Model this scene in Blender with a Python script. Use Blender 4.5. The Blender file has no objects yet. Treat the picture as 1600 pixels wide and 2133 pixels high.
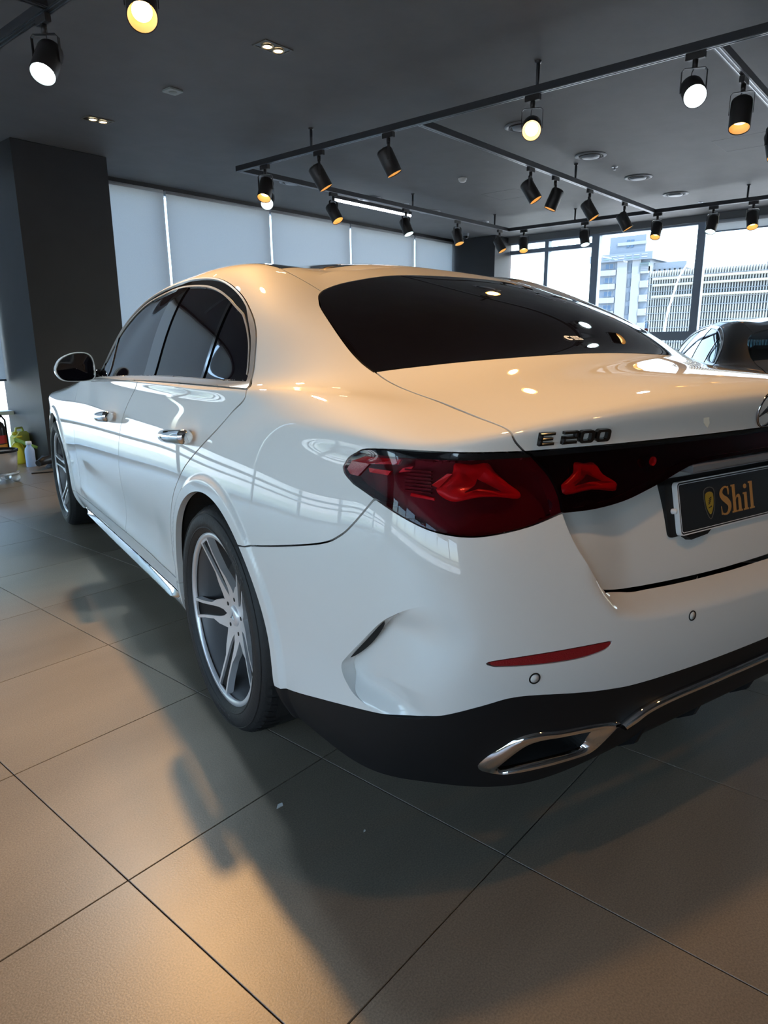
import bpy, math, random
import numpy as np
from mathutils import Vector, Matrix

random.seed(7)
SC = bpy.context.scene
COL = SC.collection

# ---------------------------------------------------------------- camera
# metres; room axes: X right along the far window bays, Y away towards the roller blinds, Z up.
# the origin is the point on the floor under the middle of the sedan's rear axle
def set_camera():
    cam = bpy.data.cameras.new('camera')
    cam.sensor_fit = 'HORIZONTAL'
    cam.sensor_width = 36.0
    cam.lens = 36.0 * 1431.0 / 1600.0
    cam.clip_start = 0.05
    cam.clip_end = 500
    o = bpy.data.objects.new('camera', cam)
    COL.objects.link(o)
    yaw, pitch, roll = -0.5734 - 0.2903, -0.2405, -0.0085
    f = Vector((-math.sin(yaw) * math.cos(pitch), math.cos(yaw) * math.cos(pitch), math.sin(pitch)))
    r = Vector((math.cos(yaw), math.sin(yaw), 0))
    u = r.cross(f)
    rr = math.cos(roll) * r + math.sin(roll) * u
    uu = -math.sin(roll) * r + math.cos(roll) * u
    m = Matrix(((rr.x, uu.x, -f.x), (rr.y, uu.y, -f.y), (rr.z, uu.z, -f.z))).to_4x4()
    m.translation = Vector((-2.036, -1.374, 1.150))
    o.matrix_world = m
    SC.camera = o
set_camera()

# ---------------------------------------------------------------- sky, sun, exposure
def set_world():
    w = bpy.data.worlds.new('sky')
    SC.world = w
    w.use_nodes = True
    nt = w.node_tree
    nt.nodes.clear()
    out = nt.nodes.new('ShaderNodeOutputWorld')
    bg = nt.nodes.new('ShaderNodeBackground')
    sky = nt.nodes.new('ShaderNodeTexSky')
    sky.sky_type = 'NISHITA'
    sky.sun_disc = False
    sky.sun_elevation = math.radians(52)
    sky.sun_rotation = math.radians(160)
    sky.air_density = 1.0
    sky.dust_density = 3.5
    sky.ozone_density = 1.2
    bg.inputs['Strength'].default_value = 1.15
    nt.links.new(sky.outputs[0], bg.inputs['Color'])
    nt.links.new(bg.outputs[0], out.inputs['Surface'])
set_world()

def set_sun():
    l = bpy.data.lights.new('sun', 'SUN')
    l.energy = 5.0
    l.angle = math.radians(0.6)
    l.color = (1.0, .96, .9)
    o = bpy.data.objects.new('sun', l)
    COL.objects.link(o)
    o.rotation_euler = Vector((.42, .62, -.95)).to_track_quat('-Z', 'Y').to_euler()
set_sun()

vs = SC.view_settings
vs.view_transform = 'Standard'
vs.look = 'None'
vs.exposure = 0.6
vs.gamma = 1.0
vs.use_curve_mapping = False

# ---------------------------------------------------------------- materials
MATS = {}
def mat(name, color=(.8, .8, .8), rough=.5, metal=0, coat=0, coat_rough=.03, spec=.5, emit=None, estr=0,
        noise=0, nscale=20, bump=0, bscale=60, trans=0, ior=1.45, rvar=0, alpha=1):
    if name in MATS:
        return MATS[name]
    m = bpy.data.materials.new(name)
    m.use_nodes = True
    nt = m.node_tree
    b = nt.nodes['Principled BSDF']
    I = b.inputs
    I['Base Color'].default_value = (*color, 1)
    I['Roughness'].default_value = rough
    I['Metallic'].default_value = metal
    I['Specular IOR Level'].default_value = spec
    I['Coat Weight'].default_value = coat
    I['Coat Roughness'].default_value = coat_rough
    I['Transmission Weight'].default_value = trans
    I['IOR'].default_value = ior
    I['Alpha'].default_value = alpha
    if emit:
        I['Emission Color'].default_value = (*emit, 1)
        I['Emission Strength'].default_value = estr
    if noise or bump or rvar:
        tc = nt.nodes.new('ShaderNodeTexCoord')
        if noise or rvar:
            n = nt.nodes.new('ShaderNodeTexNoise')
            n.inputs['Scale'].default_value = nscale
            n.inputs['Detail'].default_value = 8
            n.inputs['Roughness'].default_value = .62
            nt.links.new(tc.outputs['Object'], n.inputs['Vector'])
            if noise:
                r = nt.nodes.new('ShaderNodeValToRGB')
                r.color_ramp.elements[0].position = .3
                r.color_ramp.elements[1].position = .72
                r.color_ramp.elements[0].color = (*[c * (1 - noise) for c in color], 1)
                r.color_ramp.elements[1].color = (*[min(1, c * (1 + noise)) for c in color], 1)
                nt.links.new(n.outputs['Fac'], r.inputs['Fac'])
                nt.links.new(r.outputs['Color'], I['Base Color'])
            if rvar:
                mr = nt.nodes.new('ShaderNodeMapRange')
                mr.inputs['To Min'].default_value = max(0, rough - rvar)
                mr.inputs['To Max'].default_value = min(1, rough + rvar)
                nt.links.new(n.outputs['Fac'], mr.inputs['Value'])
                nt.links.new(mr.outputs['Result'], I['Roughness'])
        if bump:
            n2 = nt.nodes.new('ShaderNodeTexNoise')
            n2.inputs['Scale'].default_value = bscale
            n2.inputs['Detail'].default_value = 4
            nt.links.new(tc.outputs['Object'], n2.inputs['Vector'])
            bp = nt.nodes.new('ShaderNodeBump')
            bp.inputs['Strength'].default_value = bump
            bp.inputs['Distance'].default_value = .01
            nt.links.new(n2.outputs['Fac'], bp.inputs['Height'])
            nt.links.new(bp.outputs['Normal'], I['Normal'])
    MATS[name] = m
    return m

def thin_glass(name, tint=(1, 1, 1), refl_rough=0.0, ior=1.45):
    """single-sheet pane: tinted see-through plus a Fresnel reflection"""
    if name in MATS:
        return MATS[name]
    m = bpy.data.materials.new(name)
    m.use_nodes = True
    nt = m.node_tree
    nt.nodes.clear()
    out = nt.nodes.new('ShaderNodeOutputMaterial')
    mx = nt.nodes.new('ShaderNodeMixShader')
    tr = nt.nodes.new('ShaderNodeBsdfTransparent')
    gl = nt.nodes.new('ShaderNodeBsdfGlossy')
    fr = nt.nodes.new('ShaderNodeFresnel')
    ge = nt.nodes.new('ShaderNodeNewGeometry'); mr = nt.nodes.new('ShaderNodeMapRange')   # same reflectance from both sides of the sheet
    mr.inputs['To Min'].default_value = ior; mr.inputs['To Max'].default_value = 1/ior
    nt.links.new(ge.outputs['Backfacing'], mr.inputs['Value']); nt.links.new(mr.outputs['Result'], fr.inputs['IOR'])
    tr.inputs['Color'].default_value = (*tint, 1)
    gl.inputs['Roughness'].default_value = refl_rough
    nt.links.new(fr.outputs[0], mx.inputs[0])
    nt.links.new(tr.outputs[0], mx.inputs[1])
    nt.links.new(gl.outputs[0], mx.inputs[2])
    nt.links.new(mx.outputs[0], out.inputs['Surface'])
    MATS[name] = m
    return m

M_PAINT = mat('pearl_white_paint', (.70, .695, .685), rough=.65, coat=1.0, coat_rough=.012, spec=.15)
M_BLACKG = mat('gloss_black', (.006, .006, .007), rough=.06, coat=.6)
M_BLACKP = mat('black_plastic', (.010, .010, .011), rough=.55, spec=.22)
M_RUBBER = mat('tyre_rubber', (.016, .016, .017), rough=.62, bump=.15, bscale=90)
M_CHROME = mat('chrome', (.86, .86, .86), rough=.05, metal=1)
M_SATIN = mat('satin_aluminium', (.70, .70, .70), rough=.30, metal=.75)
M_RIM = mat('machined_alloy', (.74, .74, .76), rough=.34, metal=.55)
M_RIMDARK = mat('dark_grey_rim', (.13, .13, .135), rough=.45, metal=.2)
M_WELL = mat('wheel_well_liner', (.012, .012, .012), rough=.9)
M_DISC = mat('brake_disc_steel', (.25, .25, .25), rough=.35, metal=1)
M_TINT = mat('dark_tinted_glass', (.004, .0035, .006), rough=.02, spec=.32, ior=1.5)
M_REDL = mat('red_lamp_plastic', (.40, .006, .014), rough=.3, coat=.3)
M_LAMPIN = mat('lamp_housing_dark', (.050, .004, .010), rough=.35)
M_LENS = thin_glass('red_smoked_lens', (.93, .36, .42))
M_LENSK = thin_glass('black_smoked_lens', (.80, .30, .33))
M_REFLECT = mat('red_reflector', (.26, .006, .012), rough=.25, coat=.6, bump=.3, bscale=400)

# ---------------------------------------------------------------- object helpers
def link(o, parent=None):
    COL.objects.link(o)
    if parent is not None:
        o.parent = parent
    return o

def tag(o, label=None, cat=None, group=None, kind=None):
    if label: o['label'] = label
    if cat: o['category'] = cat
    if group: o['group'] = group
    if kind: o['kind'] = kind
    return o

def empty(name, loc=(0, 0, 0), rz=0, parent=None):
    o = bpy.data.objects.new(name, None)
    o.empty_display_size = .1
    o.location = loc
    o.rotation_euler = (0, 0, rz)
    return link(o, parent)

def mesh_obj(name, V, F, material=None, parent=None, smooth=False, loc=None):
    me = bpy.data.meshes.new(name)
    me.from_pydata([tuple(map(float, v)) for v in V], [], [tuple(map(int, f)) for f in F])
    me.update()
    if smooth:
        me.polygons.foreach_set('use_smooth', [True] * len(me.polygons))
    if material: me.materials.append(material)
    o = bpy.data.objects.new(name, me)
    if loc is not None: o.location = loc
    return link(o, parent)

def tri_obj(name, V, T, material=None, parent=None, smooth=True, mats=None, midx=None):
    """fast path for numpy triangle meshes"""
    V = np.asarray(V, np.float32); T = np.asarray(T, np.int32)
    used = np.unique(T)
    remap = np.full(len(V), -1, np.int32); remap[used] = np.arange(len(used))
    V = V[used]; T = remap[T]
    me = bpy.data.meshes.new(name)
    me.vertices.add(len(V)); me.vertices.foreach_set('co', V.ravel())
    me.loops.add(T.size); me.loops.foreach_set('vertex_index', T.ravel())
    me.polygons.add(len(T))
    me.polygons.foreach_set('loop_start', np.arange(0, T.size, 3, dtype=np.int32))
    me.polygons.foreach_set('loop_total', np.full(len(T), 3, np.int32))
    me.polygons.foreach_set('use_smooth', np.full(len(T), smooth, bool))
    for m_ in (mats or [material]):
        if m_: me.materials.append(m_)
    if midx is not None: me.polygons.foreach_set('material_index', np.asarray(midx, np.int32))
    me.update(calc_edges=True); me.validate()
    o = bpy.data.objects.new(name, me)
    return link(o, parent)

class MB:
    """collects boxes, prisms, tubes and lathes; build() links ONE mesh object"""
    def __init__(s): s.V = []; s.F = []; s.S = []
    def _add(s, V, F, smooth=False):
        n = len(s.V); s.V += [tuple(v) for v in V]; s.F += [tuple(i + n for i in f) for f in F]; s.S += [smooth] * len(F); return s
    def box(s, x0, x1, y0, y1, z0, z1, bev=0):
        if bev:
            b = min(bev, abs(x1-x0)*.45, abs(y1-y0)*.45, abs(z1-z0)*.45)
            V = []
            for z, i in ((z0, b), (z0 + b, 0), (z1 - b, 0), (z1, b)):
                V += [(x0+i+b*(i==0)*0, y0+i, z), (x1-i, y0+i, z), (x1-i, y1-i, z), (x0+i, y1-i, z)]
            F = [(3, 2, 1, 0), (12, 13, 14, 15)]
            for k in range(3):
                for j in range(4):
                    a = k*4+j; c = k*4+(j+1) % 4
                    F.append((a, c, c+4, a+4))
            return s._add(V, F)
        V = [(x0,y0,z0),(x1,y0,z0),(x1,y1,z0),(x0,y1,z0),(x0,y0,z1),(x1,y0,z1),(x1,y1,z1),(x0,y1,z1)]
        return s._add(V, [(3,2,1,0),(4,5,6,7),(0,1,5,4),(1,2,6,5),(2,3,7,6),(3,0,4,7)])
    def prism(s, pts, z0, z1, bev=0):
        """polygon in XY (counter-clockwise) extruded along Z"""
        n = len(pts)
        if bev:
            P = np.array(pts, float); c = P.mean(0)
            d = P - c; L = np.linalg.norm(d, axis=1, keepdims=True); Q = P - d / np.maximum(L, 1e-9) * bev
            V = [(*p, z0) for p in P] + [(*p, z1 - bev) for p in P] + [(*p, z1) for p in Q]
            F = [tuple(range(n))[::-1], tuple(range(2*n, 3*n))]
            for k in range(2):
                F += [(k*n+i, k*n+(i+1) % n, (k+1)*n+(i+1) % n, (k+1)*n+i) for i in range(n)]
            return s._add(V, F)
        V = [(*p, z0) for p in pts] + [(*p, z1) for p in pts]
        F = [tuple(range(n))[::-1], tuple(range(n, 2*n))] + [(i, (i+1) % n, n+(i+1) % n, n+i) for i in range(n)]
        return s._add(V, F)
    def lathe(s, prof, seg=32, axis='z', c=(0, 0, 0), closed=False, smooth=True, caps=False):
        """prof: (radius, height) pairs round an axis"""
        V = []; m = len(prof)
        for i in range(seg):
            a = 2*math.pi*i/seg
            for r, h in prof:
                if axis == 'z': V.append((c[0]+r*math.cos(a), c[1]+r*math.sin(a), c[2]+h))
                elif axis == 'x': V.append((c[0]+h, c[1]+r*math.cos(a), c[2]+r*math.sin(a)))
                else: V.append((c[0]+r*math.sin(a), c[1]+h, c[2]+r*math.cos(a)))
        F = []
        for i in range(seg):
            j = (i+1) % seg
            for k in range(m - (0 if closed else 1)):
                F.append((i*m+k, j*m+k, j*m+(k+1) % m, i*m+(k+1) % m))
        if caps:
            F.append(tuple(i*m for i in range(seg))[::-1]); F.append(tuple(i*m+m-1 for i in range(seg)))
        return s._add(V, F, smooth)
    def tube(s, pts, r, seg=10, caps=True):
        P = [Vector(p) for p in pts]; n = len(P); V = []; F = []
        rs = r if isinstance(r, (list, tuple)) else [r]*n
        up = None
        for i in range(n):
            t = (P[min(i+1, n-1)] - P[max(i-1, 0)]).normalized()
            if up is None:
                up = Vector((0, 0, 1)) if abs(t.z) < .9 else Vector((1, 0, 0))
            a = t.cross(up)
            if a.length < 1e-6: a = t.cross(Vector((1, .3, 0)))
            a.normalize(); b = a.cross(t).normalized(); up = b
            for k in range(seg):
                q = 2*math.pi*k/seg
                V.append(P[i] + rs[i]*(math.cos(q)*a + math.sin(q)*b))
        for i in range(n-1):
            for k in range(seg):
                k2 = (k+1) % seg
                F.append((i*seg+k, i*seg+k2, (i+1)*seg+k2, (i+1)*seg+k))
        s._add(V, F, True)
        if caps:
            m0 = len(s.V) - len(V)
            s.F += [tuple(m0+k for k in range(seg))[::-1], tuple(m0+(n-1)*seg+k for k in range(seg))]; s.S += [False, False]
        return s
    def xf(s, M, start=0):
        s.V = s.V[:start] + [tuple(M @ Vector(v)) for v in s.V[start:]]; return s
    def build(s, name, material=None, parent=None, loc=None, recalc=True):
        me = bpy.data.meshes.new(name)
        me.from_pydata([tuple(map(float, v)) for v in s.V], [], s.F)
        me.polygons.foreach_set('use_smooth', s.S)
        if material: me.materials.append(material)
        me.update()
        if recalc:
            import bmesh
            bm = bmesh.new(); bm.from_mesh(me); bmesh.ops.recalc_face_normals(bm, faces=bm.faces); bm.to_mesh(me); bm.free()
        o = bpy.data.objects.new(name, me)
        if loc is not None: o.location = loc
        return link(o, parent)

def copy_tree(o, parent=None):
    c = o.copy(); COL.objects.link(c)
    if parent is not None: c.parent = parent
    for ch in list(o.children): copy_tree(ch, c)
    return c

def crom(pts, n=8, closed=False):
    """Catmull-Rom resampling of a polyline (any dimension)"""
    P = np.array(pts, float); m = len(P); out = []
    rng = range(m) if closed else range(m-1)
    for i in rng:
        p0 = P[(i-1) % m] if closed or i > 0 else 2*P[0]-P[1]
        p1 = P[i]; p2 = P[(i+1) % m]
        p3 = P[(i+2) % m] if closed or i+2 < m else 2*P[-1]-P[-2]
        for k in range(n):
            t = k/n
            out.append(.5*((2*p1)+(-p0+p2)*t+(2*p0-5*p1+4*p2-p3)*t*t+(-p0+3*p1-3*p2+p3)*t**3))
    if not closed: out.append(P[-1])
    return np.array(out)
# ---------------------------------------------------------------- the showroom shell
X0, X1, Y0, Y1, ZC = -5.6, 9.6, -5.2, 6.40, 3.0

def tile_material():
    m = bpy.data.materials.new('stone_floor_tile'); m.use_nodes = True
    nt = m.node_tree; b = nt.nodes['Principled BSDF']; N = nt.nodes.new; L = nt.links.new
    tc = N('ShaderNodeNewGeometry'); oi = N('ShaderNodeObjectInfo')
    big = N('ShaderNodeTexNoise'); big.inputs['Scale'].default_value = 1.6; big.inputs['Detail'].default_value = 6
    stretch = N('ShaderNodeMapping'); stretch.inputs['Scale'].default_value = (.6, 2.2, 1)
    L(tc.outputs['Position'], stretch.inputs['Vector']); L(stretch.outputs[0], big.inputs['Vector'])
    fine = N('ShaderNodeTexNoise'); fine.inputs['Scale'].default_value = 260; fine.inputs['Detail'].default_value = 3
    L(tc.outputs['Position'], fine.inputs['Vector'])
    r1 = N('ShaderNodeValToRGB'); r1.color_ramp.elements[0].position = .30; r1.color_ramp.elements[1].position = .72
    r1.color_ramp.elements[0].color = (.180, .150, .112, 1); r1.color_ramp.elements[1].color = (.245, .207, .158, 1)
    L(big.outputs['Fac'], r1.inputs['Fac'])
    r2 = N('ShaderNodeMapRange'); r2.inputs['From Min'].default_value = .25; r2.inputs['From Max'].default_value = .75
    r2.inputs['To Min'].default_value = .72; r2.inputs['To Max'].default_value = 1.28
    L(fine.outputs['Fac'], r2.inputs['Value'])
    mul = N('ShaderNodeMix'); mul.data_type = 'RGBA'; mul.blend_type = 'MULTIPLY'; mul.inputs[0].default_value = 1
    L(r1.outputs[0], mul.inputs[6]); L(r2.outputs[0], mul.inputs[7])
    va = N('ShaderNodeMapRange'); va.inputs['To Min'].default_value = .93; va.inputs['To Max'].default_value = 1.07
    L(oi.outputs['Random'], va.inputs['Value'])
    mul2 = N('ShaderNodeMix'); mul2.data_type = 'RGBA'; mul2.blend_type = 'MULTIPLY'; mul2.inputs[0].default_value = 1
    L(mul.outputs[2], mul2.inputs[6]); L(va.outputs[0], mul2.inputs[7])
    L(mul2.outputs[2], b.inputs['Base Color'])
    rg = N('ShaderNodeMapRange'); rg.inputs['To Min'].default_value = .31; rg.inputs['To Max'].default_value = .45
    L(big.outputs['Fac'], rg.inputs['Value']); L(rg.outputs[0], b.inputs['Roughness'])
    b.inputs['Specular IOR Level'].default_value = .50
    bp = N('ShaderNodeBump'); bp.inputs['Strength'].default_value = .12; bp.inputs['Distance'].default_value = .002
    L(fine.outputs['Fac'], bp.inputs['Height']); L(bp.outputs[0], b.inputs['Normal'])
    return m

def build_floor():
    M_GROUT = mat('dark_grout', (.03, .028, .026), rough=.9)
    b = MB(); b.box(X0-.3, X1+.3, Y0-.3, Y1+.3, -.12, -.004)
    fl = tag(b.build('floor', M_GROUT), kind='structure')
    M_T = tile_material()
    s = .5975
    t0 = MB(); h = s/2
    V = [(-h,-h,-.009),(h,-h,-.009),(h,h,-.009),(-h,h,-.009),(-h,-h,-.0012),(h,-h,-.0012),(h,h,-.0012),(-h,h,-.0012),(-h+.001,-h+.001,0),(h-.001,-h+.001,0),(h-.001,h-.001,0),(-h+.001,h-.001,0)]
    F = [(0,1,5,4),(1,2,6,5),(2,3,7,6),(3,0,4,7),(4,5,9,8),(5,6,10,9),(6,7,11,10),(7,4,8,11),(8,9,10,11)]
    me = bpy.data.meshes.new('tile'); me.from_pydata(V, [], F); me.materials.append(M_T); me.update()
    gx, gy = -1.432+.3, .496+.3
    cells = []
    for i in range(-7, 19):
        for j in range(-10, 10):
            x, y = gx+.6*i, gy+.6*j
            if X0 < x < X1+.3 and Y0-.3 < y < Y1+.3: cells.append((x, y))
    cam = (-2.036, -1.374)
    fw = (math.sin(.8637), math.cos(.8637))
    def key(c):
        dx, dy = c[0]-cam[0], c[1]-cam[1]; f = dx*fw[0]+dy*fw[1]
        return math.hypot(dx, dy)+(0 if f > .2 else 30)
    cells.sort(key=key)
    for x, y in cells[:300]:
        o = bpy.data.objects.new('tile', me); o.location = (x, y, 0); link(o, fl)
    rest = MB()
    for x, y in cells[300:]:
        rest._add([(a+x, b_+y, c) for a, b_, c in V], F)
    o = rest.build('tile_field', M_T, fl); o['kind'] = 'stuff'
build_floor()

M_CEIL = mat('charcoal_ceiling_paint', (.115, .117, .122), rough=.62, noise=.10, nscale=3, bump=.04, bscale=25)
M_DARKW = mat('charcoal_wall_paint', (.020, .0205, .023), rough=.55, noise=.12, nscale=4, bump=.03, bscale=30)
M_GREYW = mat('grey_wall_paint', (.22, .225, .24), rough=.6, noise=.06, nscale=5)
M_ALU = mat('anodised_frame_bloom', (.24, .30, .39), rough=.4, metal=.2)  # dark frames, colour lightened and blued to paint in the window bloom
M_WGLASS = thin_glass('window_glass', (.93, .97, .97))

def blind_material():
    m = bpy.data.materials.new('roller_blind_fabric'); m.use_nodes = True
    nt = m.node_tree; nt.nodes.clear()
    out = nt.nodes.new('ShaderNodeOutputMaterial'); mx = nt.nodes.new('ShaderNodeMixShader')
    d = nt.nodes.new('ShaderNodeBsdfDiffuse'); t = nt.nodes.new('ShaderNodeBsdfTranslucent')
    tc = nt.nodes.new('ShaderNodeTexCoord'); n = nt.nodes.new('ShaderNodeTexNoise'); n.inputs['Scale'].default_value = 220
    r = nt.nodes.new('ShaderNodeValToRGB'); r.color_ramp.elements[0].color = (.50, .52, .55, 1); r.color_ramp.elements[1].color = (.66, .68, .70, 1)
    nt.links.new(tc.outputs['Object'], n.inputs['Vector']); nt.links.new(n.outputs['Fac'], r.inputs['Fac'])
    nt.links.new(r.outputs[0], d.inputs['Color'])
    t.inputs['Color'].default_value = (.33, .355, .37, 1)
    mx.inputs[0].default_value = .36
    nt.links.new(d.outputs[0], mx.inputs[1]); nt.links.new(t.outputs[0], mx.inputs[2]); nt.links.new(mx.outputs[0], out.inputs['Surface'])
    return m
M_BLIND = blind_material()

def box_struct(name, material, *a, bev=0, parent=None):
    b = MB(); b.box(*a, bev=bev); o = b.build(name, material, parent)
    if parent is None: o['kind'] = 'structure'
    return o

# ceiling, solid walls, columns
box_struct('ceiling', M_CEIL, X0-.3, X1+.3, Y0-.3, Y1+.3, ZC, ZC+.25)
box_struct('wall_front', M_DARKW, X0-.3, X1+.3, Y0-.25, Y0, 0, ZC)
box_struct('trim_1', M_DARKW, 1.0, 1.93, 5.66, Y1+.12, 0, ZC, bev=.006)           # column between the blinds
box_struct('trim_2', M_DARKW, 9.13, X1+.10, 5.52, Y1+.12, 0, ZC, bev=.006)       # corner column
box_struct('trim_3', M_DARKW, X0-.1, X0+.5, 5.70, Y1+.12, 0, ZC, bev=.006)

def window_run(name, ax, lo, hi, pos, inward, muls, z0, z1, rails=(), depth=.10, mw=.06, extra=None):
    """glazed wall along one axis: frame, mullions, rails and one pane per bay"""
    root = None
    def put(nm, a0, a1, c0, c1, h0, h1, material, parent):
        b = MB()
        if ax == 'x': b.box(a0, a1, c0, c1, h0, h1, bev=.004 if material is M_ALU else 0)
        else: b.box(c0, c1, a0, a1, h0, h1, bev=.004 if material is M_ALU else 0)
        return b.build(nm, material, parent)
    c0, c1 = sorted((pos, pos-inward*depth))
    root = put(name, lo, hi, c0, c1, z1-.05, z1, M_ALU, None); root['kind'] = 'structure'
    put('window_frame', lo, hi, c0, c1, z0, z0+.05, M_ALU, root)
    for r0, r1, a0, a1 in rails: put('window_rail', a0, a1, c0, c1, r0, r1, M_ALU, root)
    for m_ in muls:
        mm, w = m_ if isinstance(m_, tuple) else (m_, mw)
        put('mullion', mm-w/2, mm+w/2, c0-.01, c1+.01, z0, z1, M_ALU, root)
    edges = [lo]+[m_[0] if isinstance(m_, tuple) else m_ for m_ in muls]+[hi]
    cm = (c0+c1)/2
    for a, b_ in zip(edges[:-1], edges[1:]):
        put('pane', a, b_, cm-.004, cm+.004, z0, z1, M_WGLASS, root)
    return root

# back wall: knee wall, ledge, windows behind roller blinds
M_KNEE = mat('speckled_knee_wall', (.30, .33, .32), rough=.7, noise=.35, nscale=60)
M_LEDGE = mat('cream_ledge', (.72, .72, .64), rough=.5)
wb = box_struct('wall_back', M_DARKW, X0-.3, X1+.3, Y1, Y1+.25, ZC-.04, ZC)
b_ = MB(); b_.box(X0, X1, Y1-.02, Y1+.22, .45, .49, bev=.004); b_.build('ledge', M_LEDGE, wb)
window_run('window_1', 'x', 1.95, 9.12, Y1+.18, 1, [(3.015, .05), (4.665, .05), (6.285, .05), (7.915, .05)], .02, 2.96)
window_run('window_2', 'x', X0+.5, .99, Y1+.18, 1, [(-.675, .05), (-2.305, .05), (-3.935, .05)], .02, 2.96, rails=((.60, .66, X0+.5, -.62),))

# far right wall: three tall bays
wr = box_struct('wall_right', mat('grey_soffit', (.17, .18, .19), rough=.6), X1-.02, X1+.25, Y0, 5.6, 2.90, ZC)
b_ = MB(); b_.box(X1+.02, X1+.22, Y0, 5.6, 0, .10); b_.build('kerb', M_GREYW, wr)
window_run('window_3', 'y', Y0, 5.50, X1+.12, 1, [-4.5, -2.83, -1.16, (.50, .10), (2.17, .12), (3.86, .13), (4.76, .07)], .10, 2.92,
           rails=((1.16, 1.30, Y0, 3.86), (2.70, 2.77, 3.86, 5.5)))
for y_, z_ in ((4.76, 2.735),): pass

# left wall (outside the picture, seen in the paintwork): windows with half-drawn blinds
wl = box_struct('wall_left', M_DARKW, X0-.25, X0, Y0, 5.7, 2.55, ZC)
b_ = MB(); b_.box(X0-.22, X0-.02, Y0, 5.7, 0, .42); b_.build('knee_wall', M_KNEE, wl)
window_run('window_4', 'y', Y0, 5.7, X0-.05, -1, [-3.6, -2.0, -.4, 1.2, 2.8, 4.4], .42, 2.55, rails=((.95, 1.01, Y0, 5.7),))

# ---------------------------------------------------------------- roller blinds
def blind(ax, a0, a1, pos, ztop, zbot, label, group):
    e = empty('roller_blind', ((a0+a1)/2, pos, zbot) if ax == 'x' else (pos, (a0+a1)/2, zbot), 0 if ax == 'x' else math.pi/2)
    w = (a1-a0)/2; h = ztop-zbot
    b = MB(); n = 10
    V = []; F = []
    for k in range(n+1):
        for s_ in (-1, 1): V.append((s_*w, .004*math.sin(k*.9), h*k/n))
    F = [(2*k, 2*k+1, 2*k+3, 2*k+2) for k in range(n)]
    mesh_obj('fabric', V, F, M_BLIND, e, smooth=True)
    b = MB(); b.tube([(-w, 0, .0), (w, 0, .0)], .011, 8); b.build('bottom_bar', M_ALU, e)
    b = MB(); b.tube([(-w, .02, h-.025), (w, .02, h-.025)], .024, 12); b.build('roller_tube', M_BLIND, e)
    tag(e, label, 'blind', group)
    return e
G_ = 'roller blinds along the back windows'
for a0, a1, lb in ((1.955, 3.055, 'grey roller blind right beside the black column'), (3.085, 4.705, 'second grey roller blind from the black column, above the sedan windows'),
                   (4.735, 6.325, 'grey roller blind over the middle of the sedan roof'), (6.355, 7.955, 'grey roller blind fourth from the black column, above the sedan roof'),
                   (7.985, 9.10, 'grey roller blind next to the dark corner column')):
    blind('x', a0, a1, Y1+.02, 2.965, .80, lb, G_)
blind('x', -.60, .985, Y1+.02, 2.965, .81, 'grey roller blind at the left picture edge ending above a bright gap', G_)
for a0, a1 in ((-2.23, -.64), (-3.86, -2.27), (-5.08, -3.90)):
    blind('x', a0, a1, Y1+.02, 2.965, .81, 'grey roller blind beyond the left picture edge', G_)
for k, (a0, a1) in enumerate(((-5.15, -3.62), (-3.58, -2.02), (-1.98, -.42), (-.38, 1.18), (1.22, 2.78), (2.82, 4.38), (4.42, 5.68))):
    blind('y', a0, a1, X0+.02, 2.54, (2.1, 1.9, 2.2, 2.0, 2.15, 2.0, 2.1)[k], 'grey roller blind on the left-hand windows outside the picture', 'blinds on the left-hand windows')
o_ = blind('y', .56, 2.11, X1-.01, 2.90, 2.74, 'short rolled-up blind over the rightmost window bay', None)
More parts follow.
